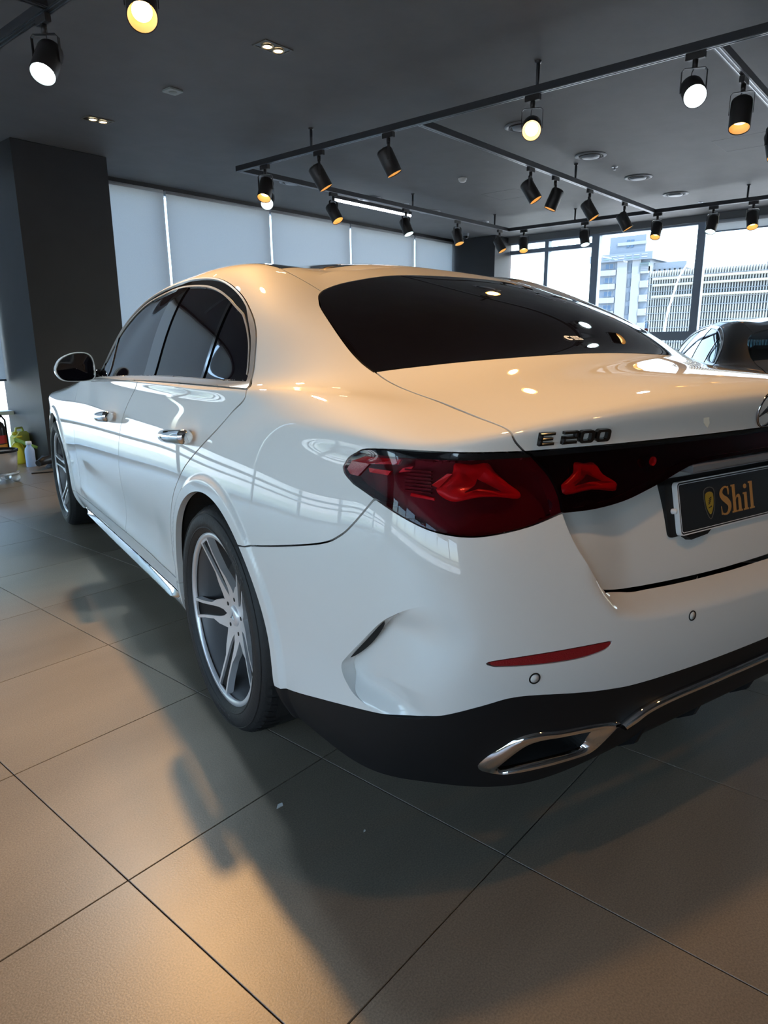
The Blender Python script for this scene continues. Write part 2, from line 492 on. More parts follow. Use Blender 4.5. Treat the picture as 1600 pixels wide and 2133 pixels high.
# ---------------------------------------------------------------- outside the windows
def outside():
    M_PAVE = mat('pale_concrete_ground', (.40, .40, .39), rough=.8, noise=.12, nscale=.6)
    b = MB(); b.box(-220, 330, -220, 260, -.40, -.13)
    tag(b.build('ground', M_PAVE), kind='structure')
    b = MB(); b.box(-14, 16, 6.62, 11.5, -.14, -.06)
    tag(b.build('planting_bed', mat('grey_green_gravel', (.27, .31, .27), rough=.9, noise=.5, nscale=14)), 'grey-green gravel bed outside the back windows, seen under the blind', 'gravel bed')
    M_WHITE = mat('tower_white', (.22, .235, .25), rough=.7)
    M_BLUEG = mat('tower_blue_grey', (.13, .16, .195), rough=.7)
    M_TRIM = mat('tower_green_trim', (.11, .17, .16), rough=.6)
    M_PANE = mat('far_window_glass', (.04, .08, .14), rough=.2)
    M_SHADE = mat('tower_recess', (.09, .115, .145), rough=.7)
    # apartment tower, its nearest corner towards the showroom
    t = empty('apartment_tower', (118, 44.0, -.13)); t.scale = (1, 1, .84); tag(t, 'pale blue and white apartment tower outside the middle window bay', 'building')
    S = 1.0
    # local: y to the left (seen from the room) is +Y; front face at x = 0
    yl, yr = 8.3, -1.1
    def part(nm, m_, *a):
        b = MB(); b.box(*a); return b.build(nm, m_, t)
    part('tower_wall', M_BLUEG, 0, 14, yr, yl, 0, 17.2)
    part('cornice', M_BLUEG, -.8, 14.5, yr-.6, yl+.8, 17.2, 18.6)
    for k in range(7):
        y0 = yr+.2+k*1.3
        part('cornice_slot', M_TRIM if k % 3 else M_WHITE, -.86, -.6, y0, y0+.95, 17.55, 17.8); part('cornice_slot', M_WHITE, -.86, -.6, y0, y0+.95, 18.05, 18.25)
    part('stair_stripe', M_WHITE, -.35, .3, 2.6, 4.3, 0, 17.2); part('stair_stripe', M_WHITE, -.35, .3, .3, 1.7, 0, 17.2)
    for k in range(6):
        z = 1.2+k*2.68
        part('balcony_band', M_WHITE, -.5, .2, 4.5, yl, z, z+1.05)
        part('balcony_band', M_WHITE, -.5, .2, yr, .2, z, z+1.3)
        w = part('window', M_WHITE, -.1, .1, 5.0, 6.5, z+1.25, z+2.35)
        for q in (5.06, 5.80):
            b = MB(); b.box(-.14, -.10, q, q+.64, z+1.32, z+2.28); b.build('pane', M_PANE, w)
        w2 = part('stair_window', M_SHADE, -.1, .1, 1.9, 2.45, z+.3, z+1.9)
    part('louvre_band', M_TRIM, -.45, .1, yr, .4, 15.0, 16.6)
    for k in range(5): part('louvre', M_SHADE, -.55, -.40, yr, .4, 15.1+k*.3, 15.22+k*.3)
    part('penthouse', M_BLUEG, 1.5, 10, .4, 6.6, 18.6, 22.2); part('penthouse_band', M_WHITE, 1.35, 1.6, .2, 5.2, 20.4, 21.0)
    for q in (2.4, 3.1): part('penthouse_window', M_PANE, 1.4, 1.5, q, q+.5, 20.0, 21.4)
    part('side_wing', M_WHITE, 2.5, 20, -5.9, yr, 0, 15.4)
    part('wing_cornice', M_BLUEG, 1.8, 20.5, -6.4, yr, 15.4, 16.6)
    for k in range(6):
        y0 = -6.1+k*.82
        part('wing_bracket', M_SHADE, 1.5, 2.2, y0, y0+.42, 14.3, 15.4)
    for r in range(3):
        for q in (-5.2, -3.6, -2.1):
            w = part('wing_window', M_SHADE, 2.4, 2.55, q, q+.95, 11.2-r*2.9, 13.0-r*2.9)
            b = MB(); b.box(2.34, 2.40, q+.1, q+.85, 11.35-r*2.9, 12.85-r*2.9); b.build('pane', M_PANE, w)
    part('left_wing', M_BLUEG, 3, 14, yl, yl+2.2, 0, 14.5)
    for k in range(5): part('left_wing_window', M_PANE, 2.9, 3.0, yl+.8, yl+1.4, 1.6+k*2.68, 3.1+k*2.68)
    # long facade screen with fine ribs
    M_RIB = mat('screen_rib', (.25, .265, .26), rough=.6)
    M_BACK = mat('screen_back', (.15, .17, .185), rough=.7)
    M_PIPE = mat('screen_rail_cream', (.38, .36, .29), rough=.5)
    g = empty('ribbed_facade', (58, 0, -.13)); tag(g, 'long grey ribbed facade screen outside the right-hand window bays', 'building')
    ya, yb, hh = -14.0, 20.9, 6.9
    b = MB(); b.box(.3, 6, ya, yb, 0, hh); b.build('screen_wall', M_BACK, g)
    n = int((yb-ya)/.20)
    rb = MB()
    for k in range(n):
        y0 = ya+k*.20; rb.box(0, .22, y0, y0+.085, .2, hh)
    o = rb.build('screen_ribs', M_RIB, g); o['kind'] = 'stuff'
    for k in range(11):
        z = .6+k*.58; b = MB(); b.box(-.03, .25, ya, yb, z, z+.05); b.build('screen_rail', M_BACK, g)
    for z in (6.25, 5.75, 4.85): 
        b = MB(); b.tube([(-.25, ya, z), (-.25, yb-.6, z)], .10, 8); b.build('service_pipe', M_PIPE, g)
    for y_ in (11.3, 9.2, 6.8):
        b = MB(); b.box(1, 2.2, y_, y_+.9, hh, hh+.6); b.build('roof_unit', M_SHADE, g)
    # street lamp standing in front of the facade
    b = MB(); b.tube([(46, 15.2, -.13), (46.2, 15.0, 3), (46.6, 14.6, 5.2), (46.9, 14.2, 6.1), (47, 13.4, 6.3), (47.1, 12.9, 6.0)], [.09, .08, .07, .05, .045, .04], 8)
    tag(b.build('street_lamp', mat('street_lamp_white', (.30, .31, .33), rough=.5)), 'slim white curved street lamp in front of the ribbed facade', 'street lamp')
outside()

# drink cup left on the window rail
def cup():
    e = empty('drink_cup', (X1-.03, 2.88, 1.30)); tag(e, 'clear plastic drink cup with red drink on the window rail', 'cup')
    b = MB(); b.lathe([(0, 0), (.030, 0), (.044, .13), (.046, .135), (.043, .13), (.029, .004)], 20, 'z'); b.build('cup_wall', thin_glass('cup_plastic', (.85, .93, 1.0)), e)
    b = MB(); b.lathe([(0, .003), (.0285, .003), (.034, .055), (0, .055)], 20, 'z'); b.build('drink', mat('red_drink', (.35, .05, .03), rough=.2), e)
    b = MB(); b.lathe([(.046, .132), (.044, .15), (.030, .175), (0, .178)], 20, 'z'); b.build('lid', thin_glass('cup_lid', (.9, .95, 1.0)), e)
    b = MB(); b.tube([(0, 0, .02), (.012, .005, .25)], .004, 8); b.build('straw', mat('straw_blue', (.3, .5, .8), rough=.5), e)
cup()
# ---------------------------------------------------------------- track lighting
M_TRACK = mat('track_graphite', (.035, .037, .042), rough=.38, metal=.2)
M_GROOVE = mat('track_groove_metal', (.30, .31, .33), rough=.3, metal=1)
M_CAN = mat('spot_can_black', (.028, .026, .026), rough=.42, metal=.1)
M_CONE_W = mat('spot_cone_warm', (.80, .62, .32), rough=.35)
M_CONE_C = mat('spot_cone_white', (.80, .88, .86), rough=.35)
WARM, COOL = (1.0, .56, .215), (.80, .94, 1.0)
ZT = 2.82
def track(label, ax, a0, a1, c, stems=()):
    mid = (a0+a1)/2
    e = empty('lighting_track', (mid, c, ZT) if ax == 'x' else (c, mid, ZT), 0 if ax == 'x' else math.pi/2)
    w = abs(a1-a0)/2
    b = MB(); b.box(-w, w, -.026, .026, -.016, .030); b.build('track_rail', M_TRACK, e)
    for s_ in (-1, 1):
        b = MB(); b.box(-w, w, s_*.012-.0035, s_*.012+.0035, -.0185, -.0155); b.build('track_contact', M_GROOVE, e)
    for s_ in stems:
        d = s_-mid
        b = MB(); b.tube([(d, 0, .015), (d, 0, ZC-ZT-.006)], .0125, 10); r = b.build('suspension_rod', M_TRACK, e)
        b = MB(); b.lathe([(0, ZC-ZT-.012), (.022, ZC-ZT-.012), (.024, ZC-ZT)], 14, 'z', (d, 0, 0)); b.build('rod_rose', M_TRACK, r)
    tag(e, label, 'lighting track', 'suspended lighting tracks')
    return e
track('long black track crossing the picture above the sedan roof', 'y', -4.6, 4.485, 2.65, (3.44, 1.22, -1.0, -3.2))
track('black track running along in front of the grey blinds', 'x', 2.67, 7.78, 4.47, (5.42, 7.4))
track('black cross track in the middle of the ceiling carrying four dark spots', 'x', 2.67, 7.78, 2.25, (5.42,))
track('black track farthest away, in front of the bright windows', 'y', -4.6, 4.485, 7.80, (3.38, 1.12, -1.2))
track('short black track at the top right corner of the picture', 'x', 2.67, 7.78, .07, (5.42,))
track('black track at the top left corner of the picture', 'y', -4.6, 5.2, -.09, (4.0, -1.6, -3.6))
track('black side track above the camera, out of the picture', 'x', -4.0, -.11, -.62, (-2.2,))
track('black side track behind the camera, out of the picture', 'x', -4.0, -.11, -1.45, (-2.2,))
track('black side track joining at the top left corner', 'x', -4.0, -.11, 2.48, (-2.2,))

def spot(x, y, aim, label, ax='y', on=True, warm=True, watt=0, size=55, blend=.5, glow=5, zt=ZT-.018):
    """one spotlight head: adapter, swivel, flat yoke, can, reflector cone, lamp; aimed at a point of the room"""
    e = empty('track_spotlight', (x, y, zt)); tag(e, label, 'spotlight', 'track spotlights')
    P = Vector((0, 0, -.205)); d = (Vector(aim)-Vector((x, y, zt))-P).normalized()
    b = MB()
    if ax == 'y': b.box(-.016, .016, -.055, .055, -.040, .0, .003)
    else: b.box(-.055, .055, -.016, .016, -.040, .0, .003)
    b.build('adapter', M_CAN, e)
    b = MB(); b.lathe([(0, -.038), (.016, -.038), (.016, -.085), (0, -.085)], 12); b.build('swivel', M_CAN, e)
    side = d.cross(Vector((0, 0, 1)))
    side = Vector((1, 0, 0)) if side.length < .05 else side.normalized()
    fw = side.cross(Vector((0, 0, 1)))
    b = MB(); R_ = .073
    arm = [P+side*R_-Vector((0, 0, .012)), P+side*R_+Vector((0, 0, .105)), P+side*(R_-.016)+Vector((0, 0, .122)), P-side*(R_-.016)+Vector((0, 0, .122)), P-side*R_+Vector((0, 0, .105)), P-side*R_-Vector((0, 0, .012))]
    V = []; F = []
    for k, q in enumerate(arm):
        inn = (P+Vector((0, 0, q.z-P.z))-q); inn = inn.normalized()*.004 if abs(q.z-P.z-.122) > .01 else Vector((0, 0, -.004))
        for s_ in (-1, 1): V += [q+fw*.011*s_, q+inn+fw*.011*s_]
    for k in range(5):
        o = 4*k; F += [(o, o+2, o+6, o+4), (o+1, o+5, o+7, o+3), (o, o+4, o+5, o+1), (o+2, o+3, o+7, o+6)]
    F += [(0, 1, 3, 2), (20, 22, 23, 21)]
    b._add(V, F); b.build('yoke', M_CAN, e)
    up = -d; xx = side; yy = up.cross(xx)
    M = Matrix(((xx.x, yy.x, up.x, P.x), (xx.y, yy.y, up.y, P.y), (xx.z, yy.z, up.z, P.z), (0, 0, 0, 1)))
    b = MB(); b.lathe([(0, .092), (.050, .092), (.063, .080), (.0660, .068), (.0660, -.112), (.0635, -.115), (.0615, -.108)], 30); b.xf(M); can = b.build('can', M_CAN, e)
    b = MB(); b.lathe([(.0615, -.109), (.052, -.065), (.045, -.056)], 30); b.xf(M); b.build('reflector_cone', M_CONE_W if warm else M_CONE_C, can)
    b = MB(); b.tube([Vector((.006, 0, -.075)), Vector((.02, .02, -.095)), P+up*.10+xx*.015, P+up*.088], .003, 6); b.build('supply_lead', M_CAN, e)
    col = WARM if warm else COOL
    ml = mat('lamp_glow_%s_%g' % ('warm' if warm else 'cool', glow), (.9, .9, .9), emit=col, estr=glow)
    b = MB(); b.lathe([(0, -.064), (.028, -.062), (.0445, -.057)], 24); b.xf(M); b.build('lamp_lens', ml, can)
    if watt:
        l = bpy.data.lights.new('spot_beam', 'SPOT'); l.energy = watt; l.color = col; l.spot_size = math.radians(size); l.spot_blend = blend; l.shadow_soft_size = .045
        lo = bpy.data.objects.new('spot_beam', l); link(lo, e); lo.location = P+d*.118
        lo.rotation_euler = d.to_track_quat('-Z', 'Y').to_euler()
    return e
# top left track
spot(-.09, 2.57, (-1.7, 1.3, 0), 'cool white spotlight with glowing rim at the top left corner', warm=False, watt=60, size=75)
spot(-.09, 1.66, (-1.55, -.6, 0), 'large warm spotlight cut by the top picture edge', watt=205, size=105, blend=.85)
spot(-.45, -.62, (-.9, -1.4, 0), 'warm spotlight above the boot, out of the picture', watt=36, size=100, ax='x')
spot(-.85, -1.45, (-1.0, -1.3, 0), 'warm spotlight above the camera, out of the picture', watt=17, size=105, ax='x')
spot(-.09, -2.3, (-.6, -.6, .6), 'warm spotlight behind the camera, out of the picture', watt=5, size=80)
# long near track
spot(2.65, 4.08, (1.3, 3.4, 0), 'warm lit spotlight nearest the left end of the long track', watt=60, size=60)
spot(2.65, 3.35, (3.7, 2.3, 0), 'dark spotlight second from the left on the long track', watt=12, size=50, glow=4)
spot(2.65, 2.55, (3.5, 1.6, 0), 'dark spotlight beside the cross track junction on the long track', watt=12, size=50, glow=4)
spot(2.65, 1.25, (-.7, -.55, .9), 'orange glowing spotlight shining towards the camera from the long track', watt=16, size=50, glow=12)
spot(2.65, .18, (.0, -1.2, .8), 'bluish white glowing spotlight at the right end of the long track', warm=False, watt=16, size=50, glow=12)
# track by the blinds
spot(3.0, 4.47, (.8, 2.2, .6), 'small cool glowing spotlight hanging in front of a blind gap', ax='x', warm=False, watt=50, size=50, glow=4)
spot(3.97, 4.47, (4.2, 2.9, 0), 'warm spotlight just left of the bright ceiling tube', ax='x', watt=30, size=50)
spot(5.28, 4.47, (5.3, 3.2, 0), 'pale spotlight at the right end of the bright ceiling tube', ax='x', warm=False, watt=30, size=50)
spot(6.43, 4.47, (6.3, 3.4, 0), 'spotlight with amber rim above the middle of the sedan roof', ax='x', watt=12, size=50, glow=4)
spot(7.55, 4.47, (7.8, 3.0, 0), 'spotlight with yellow rim in front of the corner column', ax='x', watt=12, size=50, glow=4)
# cross track
spot(4.45, 2.25, (5.0, .7, 0), 'dark spotlight with amber mouth, first on the cross track', ax='x', watt=12, size=50, glow=4)
spot(4.97, 2.25, (4.4, 3.2, 0), 'dark spotlight turned away, second on the cross track', ax='x', watt=12, size=50, glow=4)
spot(5.80, 2.25, (6.3, .7, 0), 'dark spotlight with amber mouth, third on the cross track', ax='x', watt=12, size=50, glow=4)
spot(6.80, 2.25, (7.3, .9, 0), 'dark spotlight fourth on the cross track in front of the window head', ax='x', watt=12, size=50, glow=4)
# far track
spot(7.80, 4.20, (6.8, 3.4, 0), 'lit spotlight left of the frosted window on the far track', watt=20, size=50)
spot(7.80, 3.22, (7.1, 2.4, 0), 'grey spotlight in front of the frosted window on the far track', warm=False, watt=20, size=50)
spot(7.80, 2.20, (6.5, 2.1, 0), 'warm spotlight in front of the tower window on the far track', watt=20, size=50)
spot(7.80, 1.50, (6.7, 1.6, 0), 'cool spotlight beside the thick mullion on the far track', warm=False, watt=20, size=50)
spot(7.80, 1.04, (6.6, .4, 0), 'warm spotlight rightmost on the far track', watt=20, size=50)
# right track
spot(3.28, .07, (2.3, -.2, 0), 'dark spotlight with amber mouth at the upper right', ax='x', watt=12, size=50, glow=4)
spot(4.25, .07, (3.4, -.7, 0), 'spotlight half cut by the right picture edge', ax='x', watt=12, size=50, glow=4)

# ---------------------------------------------------------------- ceiling fittings
def downlight(x, y, label):
    e = empty('twin_downlight', (x, y, ZC)); tag(e, label, 'downlight', 'recessed twin downlights')
    b = ring_box(.115, .068, .100, .052, -.006, .0); b.build('downlight_frame', mat('downlight_frame', (.10, .09, .07), rough=.4), e)
    b = MB(); b.box(-.10, .10, -.052, .052, -.003, -.0005); b.build('downlight_tray', mat('downlight_tray', (.05, .045, .035), rough=.3), e)
    for s_ in (-1, 1):
        b = MB(); b.lathe([(.040, -.004), (.040, -.012), (.031, -.013), (.030, -.006)], 20, 'z', (s_*.045, 0, 0)); r = b.build('lamp_ring', mat('lamp_ring', (.35, .27, .15), rough=.3, metal=.6), e)
        b = MB(); b.lathe([(0, -.012), (.020, -.011), (.030, -.008)], 20, 'z', (s_*.045, 0, 0)); b.build('downlight_lamp', mat('downlight_glow', (.9, .9, .9), emit=(1.0, .78, .45), estr=16), r)
        l = bpy.data.lights.new('downlight_beam', 'SPOT'); l.energy = 30; l.color = (1.0, .68, .34); l.spot_size = math.radians(70); l.spot_blend = .6; l.shadow_soft_size = .03
        lo = bpy.data.objects.new('downlight_beam', l); link(lo, e); lo.location = (s_*.045, 0, -.03)
def ring_box(w, h, wi, hi, z0, z1):
    b = MB(); O = [(-w, -h), (w, -h), (w, h), (-w, h)]; I = [(-wi, -hi), (wi, -hi), (wi, hi), (-wi, hi)]
    V = [(*p, z0) for p in O]+[(*p, z1) for p in O]+[(*p, z1) for p in I]+[(*p, z0) for p in I]
    F = [(k*4+i, k*4+(i+1) % 4, ((k+1) % 4)*4+(i+1) % 4, ((k+1) % 4)*4+i) for k in range(4) for i in range(4)]
    return b._add(V, F)
downlight(1.31, 2.39, 'lit twin recessed downlight in the upper middle of the ceiling')
downlight(1.29, 4.60, 'lit twin recessed downlight above the black column')

def ceiling_plate():
    e = empty('ceiling_speaker', (1.315, 3.53, ZC)); tag(e, 'small square grey plate on the ceiling between the twin downlights', 'ceiling plate')
    b = MB(); b.prism(round_rect2(.115, .115, .012), -.014, 0, bev=.004); b.build('plate_body', mat('plate_grey', (.26, .29, .28), rough=.45), e)
    b = MB(); b.lathe([(0, -.016), (.030, -.016), (.032, -.013)], 24); b.build('plate_grille', mat('plate_grille', (.20, .23, .22), rough=.6), e)
def round_rect2(w, h, r, n=4):
    pts = []
    for cx, cy, a0 in ((w/2-r, h/2-r, 0), (-w/2+r, h/2-r, 90), (-w/2+r, -h/2+r, 180), (w/2-r, -h/2+r, 270)):
        for k in range(n+1):
            a = math.radians(a0+90*k/n); pts.append((cx+r*math.cos(a), cy+r*math.sin(a)))
    return pts
ceiling_plate()

def diffuser(x, y, label):
    e = empty('air_diffuser', (x, y, ZC)); tag(e, label, 'air diffuser', 'round ceiling air diffusers')
    M_D = mat('diffuser_grey', (.20, .21, .23), rough=.4)
    b = MB(); b.lathe([(.155, 0), (.158, -.006), (.140, -.014), (.128, -.010), (.120, -.001)], 36); b.build('outer_ring', M_D, e)
    b = MB(); b.lathe([(.118, -.001), (.112, -.012), (.100, -.014), (.094, -.002)], 36); b.build('middle_ring', mat('diffuser_gap', (.03, .03, .033), rough=.6), e)
    b = MB(); b.lathe([(.092, -.003), (.086, -.022), (.05, -.028), (0, -.030)], 36); b.build('centre_disc', mat('diffuser_disc', (.26, .29, .33), rough=.35), e)
for k, (x, y, lb) in enumerate(((3.86, 2.02, 'round diffuser behind the orange glowing spotlight'), (5.20, 1.99, 'round diffuser largest in the right half of the ceiling'), (6.48, 1.98, 'round diffuser second of the right-hand row'),
                  (7.74, 1.97, 'round diffuser smallest of the right-hand row, near the far track'), (3.94, 5.10, 'round diffuser behind the left end of the tracks'), (5.25, 5.06, 'round diffuser just above the bright tube'),
                  (6.53, 5.03, 'round diffuser right of the bright tube'), (7.79, 5.0, 'round diffuser nearest the corner column'))):
    diffuser(x, y, lb)

def led_tube():
    e = empty('linear_light', (5.60, 5.27, ZC-.05)); tag(e, 'bright white linear tube light under the ceiling by the blinds', 'tube light')
    b = MB(); b.box(-.79, .79, -.022, .022, .012, .05); b.build('tube_housing', M_TRACK, e)
    b = MB(); b.tube([(-.785, 0, 0), (.785, 0, 0)], .019, 12); b.build('tube_diffuser', mat('tube_glow', (.9, .9, .9), emit=(.86, .92, 1.0), estr=6), e)
led_tube()
def smoke_detector():
    e = empty('smoke_detector', (5.14, 3.52, ZC)); tag(e, 'small white smoke detector on the ceiling in the middle', 'smoke detector')
    b = MB(); b.lathe([(.050, 0), (.052, -.012), (.046, -.020)], 24); b.build('detector_base', mat('detector_white', (.72, .72, .70), rough=.4), e)
    b = MB(); b.lathe([(.044, -.020), (.042, -.034), (.028, -.044), (0, -.046)], 24); b.build('detector_dome', mat('detector_white'), e)
smoke_detector()
for x, y, lb in ((5.82, 1.99, 'tiny sprinkler head between the two nearest right-hand diffusers'), (8.55, 1.9, 'tiny sprinkler head beyond the far track'), (5.87, 4.93, 'tiny sprinkler head above the bright tube')):
    e = empty('sprinkler_head', (x, y, ZC)); tag(e, lb, 'sprinkler', 'ceiling sprinklers')
    M_S = mat('sprinkler_metal', (.55, .57, .60), rough=.35, metal=.5)
    b = MB(); b.lathe([(.034, 0), (.034, -.006), (.016, -.010), (.012, -.004)], 18); b.build('sprinkler_plate', M_S, e)
    b = MB(); b.lathe([(0, -.012), (.007, -.012), (.007, -.028), (.014, -.030), (.014, -.033), (0, -.033)], 14); b.build('sprinkler_nozzle', M_S, e)
def cctv():
    e = empty('dome_camera', (8.62, 5.80, ZC)); tag(e, 'small dark dome camera under the ceiling beside the corner column', 'camera')
    b = MB(); b.lathe([(.058, 0), (.058, -.03), (.052, -.045)], 24); b.build('camera_base', mat('cctv_grey', (.18, .19, .21), rough=.4), e)
    b = MB(); b.lathe([(.050, -.045), (.046, -.075), (.030, -.098), (0, -.106)], 24); b.build('camera_dome', M_TINT, e)
    b = MB(); b.lathe([(.020, 0), (.018, -.004), (0, -.006)], 16); b.xf(Matrix.Translation((-.030, -.035, -.085)) @ Matrix.Rotation(.9, 4, Vector((1, -1, 0)))); b.build('camera_lens', mat('lens_pale', (.5, .52, .55), rough=.2), e)
cctv()
for cx, cy in ((5.75, .66), (6.3, 3.6)):
    e = ring_box(.25, .25, .246, .246, -.0012, .0); o_ = e.build('access_panel', M_TRACK, loc=(cx, cy, ZC)); tag(o_, 'thin outline of an access hatch in the ceiling %s' % ('near the top right spots' if cy < 2 else 'left of the smoke detector'), 'hatch', 'ceiling access hatches')
# ---------------------------------------------------------------- sedan: one smooth skin, cut into panels

COLS=['F0','F1','F2','FC']+['S%d'%i for i in range(1,12)]+['RC','R1','R2','R3']
NC=len(COLS)                                  # 19
YS=dict(zip(COLS[4:15],[3.34,2.96,2.55,2.02,1.52,1.02,.55,.14,-.22,-.50,-.74]))
def side_profile(y,z):
    zz=[.17,.28,.42,.56,.69,.82,.92,.985,1.02,1.06]
    xx=[.862,.914,.920,.927,.929,.915,.896,.880,.866,.848]
    x=np.interp(z,zz,xx)
    x+=.012*np.exp(-((y-0)/.42)**2)*np.interp(z,[.3,.55,.75,.9,1.0],[.6,1,1,.7,.2])   # rear haunch
    x+=.010*np.exp(-((y-2.96)/.45)**2)*np.interp(z,[.3,.55,.75,.9],[.6,1,1,.6])
    x-=.030*np.clip((y-2.6)/.75,0,2)**2*.9
    x-=.030*np.clip((-.3-y)/.45,0,2)**1.7
    return x
def row(zs,front,corner,zside=None):
    """front: 4 pts F0..FC, corner: RC,R1,R2,R3 ; sides from profile"""
    pts=list(front)
    for i,c in enumerate(COLS[4:15]):
        z=np.interp(YS[c],[-.74,.1,2.0,3.3],zs) if np.ndim(zs) else zs
        pts.append((side_profile(YS[c],z),YS[c],z))
    return pts+list(corner)
rows=[]
rows.append(row([.235,.175,.175,.21],[(0,3.70,.20),(.33,3.67,.20),(.63,3.56,.20),(.80,3.40,.20)],[(.78,-.87,.24),(.61,-.975,.232),(.33,-1.005,.245),(0,-1.005,.25)]))
rows.append(row([.315,.27,.27,.29],[(0,3.78,.29),(.35,3.75,.29),(.67,3.63,.29),(.845,3.43,.29)],[(.815,-.905,.325),(.64,-1.02,.315),(.33,-1.065,.32),(0,-1.075,.322)]))
rows.append(row([.43,.41,.41,.42],[(0,3.80,.42),(.36,3.77,.42),(.70,3.65,.42),(.868,3.45,.42)],[(.842,-.945,.435),(.66,-1.063,.44),(.34,-1.11,.44),(0,-1.12,.44)]))
rows.append(row([.57,.56,.55,.55],[(0,3.80,.55),(.37,3.77,.55),(.71,3.65,.55),(.875,3.45,.55)],[(.860,-.965,.57),(.67,-1.083,.57),(.34,-1.13,.57),(0,-1.14,.57)]))
rows.append(row([.70,.69,.67,.66],[(0,3.79,.66),(.37,3.76,.66),(.70,3.63,.66),(.87,3.44,.66)],[(.862,-.965,.70),(.66,-1.072,.70),(.33,-1.115,.70),(0,-1.125,.70)]))
rows.append(row([.825,.82,.79,.76],[(0,3.76,.74),(.36,3.72,.745),(.68,3.58,.75),(.85,3.41,.755)],[(.853,-.955,.825),(.63,-1.045,.83),(.32,-1.08,.83),(0,-1.09,.83)]))
rows.append(row([.925,.925,.89,.83],[(0,3.70,.80),(.35,3.66,.805),(.65,3.53,.815),(.82,3.37,.825)],[(.822,-.925,.94),(.62,-1.006,.955),(.32,-1.042,.955),(0,-1.052,.955)]))
# shoulder / lid lip
r7=row([.985,.985,.965,.90],[(0,3.60,.84),(.34,3.56,.845),(.62,3.44,.855),(.78,3.28,.865)],[(.785,-.912,.985),(.60,-1.006,1.012),(.31,-1.052,1.036),(0,-1.066,1.043)])
r7[4]=(.83,3.12,.88); r7[5]=(.855,2.80,.905); r7[6]=(.872,2.44,.935)
rows.append(r7)
d1=[(0,3.05,.935),(.33,3.02,.935),(.58,2.94,.93),(.71,2.82,.93),(.77,2.68,.935),(.815,2.48,.95),(.845,2.22,.968),(.872,1.88,.995),(.880,1.45,1.005),(.882,1.0,1.012),(.884,.53,1.017),(.884,.12,1.022),(.868,-.19,1.035),(.825,-.43,1.040),(.765,-.63,1.034),(.685,-.76,1.028),(.50,-.815,1.051),(.26,-.845,1.072),(0,-.855,1.080)]
rows.append(d1)
b=[(0,2.35,1.00),(.27,2.33,1.0),(.5,2.28,1.0),(.66,2.20,1.0),(.745,2.10,1.005),(.808,1.98,1.010),(.84,1.82,1.018),(.848,1.58,1.032),(.854,1.28,1.040),(.857,.93,1.045),(.858,.50,1.050),(.855,.10,1.055),(.835,-.13,1.070),(.795,-.29,1.074),(.735,-.40,1.078),(.65,-.465,1.083),(.47,-.515,1.104),(.24,-.545,1.118),(0,-.555,1.123)]
rows.append(b)
g1=[(0,1.93,1.25),(.25,1.91,1.25),(.46,1.85,1.25),(.60,1.77,1.245),(.70,1.71,1.25),(.752,1.61,1.242),(.772,1.48,1.235),(.772,1.30,1.228),(.780,1.07,1.228),(.783,.79,1.228),(.782,.47,1.228),(.772,.16,1.228),(.75,-.01,1.23),(.705,-.115,1.225),(.64,-.185,1.222),(.56,-.215,1.226),(.40,-.24,1.246),(.21,-.252,1.262),(0,-.257,1.265)]
rows.append(g1)
g2=[(0,1.42,1.44),(.22,1.41,1.437),(.41,1.38,1.425),(.52,1.33,1.41),(.60,1.31,1.398),(.63,1.21,1.402),(.637,1.10,1.405),(.630,.97,1.412),(.635,.82,1.414),(.635,.65,1.413),(.631,.47,1.407),(.617,.32,1.395),(.588,.22,1.376),(.55,.16,1.362),(.505,.125,1.353),(.455,.115,1.354),(.33,.15,1.380),(.17,.19,1.398),(0,.2,1.402)]
rows.append(g2)
def roof():
    out=[]
    yr=[g2[i][1] for i in range(4,15)]
    for li,(fx,dz) in enumerate([(.66,.024),(.34,.006),(0,-.003)]):
        L=[]
        for k in range(11):
            y0=yr[k]; yc=np.interp(y0,[.125,1.27],[.285,1.335]); t=1-fx
            y=y0*(1-t)+yc*t if fx>0 else yc
            zc=np.interp(y,[.2,.35,.5,.7,.95,1.2,1.42],[1.402,1.430,1.450,1.465,1.469,1.459,1.44])
            L.append((g2[4+k][0]*fx,y,zc-dz))
        out.append(L)
    return out
def cage():
    V=[];key={}
    def add(name,p): key[name]=len(V); V.append(p)
    for r,R_ in enumerate(rows):
        assert len(R_)==NC,(r,len(R_))
        for c,(x,y,z) in enumerate(R_):
            if c in(0,NC-1): add((r,c,0),(0,y,z)); key[(r,c,1)]=key[(r,c,0)]
            else: add((r,c,0),(-x,y,z)); add((r,c,1),(x,y,z))
    rf=roof()
    for l in range(3):
        for k in range(11):
            x,y,z=rf[l][k]
            if l==2: add(('c',l,k,0),(0,y,z)); key[('c',l,k,1)]=key[('c',l,k,0)]
            else: add(('c',l,k,0),(-x,y,z)); add(('c',l,k,1),(x,y,z))
    F=[]
    NR=len(rows)
    for s in(0,1):
        for r in range(NR-1):
            for c in range(NC-1):
                q=[key[(r,c,s)],key[(r,c+1,s)],key[(r+1,c+1,s)],key[(r+1,c,s)]]
                F.append(q if s==0 else q[::-1])
        T=NR-1
        def g(l,k):   # l 0..3 ; k -1..11
            if k==-1: return key[(T,3-l,s)]
            if k==11: return key[(T,15+l,s)]
            if l==0: return key[(T,4+k,s)]
            return key[('c',l-1,k,s)]
        for l in range(3):
            for k in range(-1,11):
                q=[g(l,k),g(l,k+1),g(l+1,k+1),g(l+1,k)]
                F.append(q if s==0 else q[::-1])
    return np.array(V,float),F,key
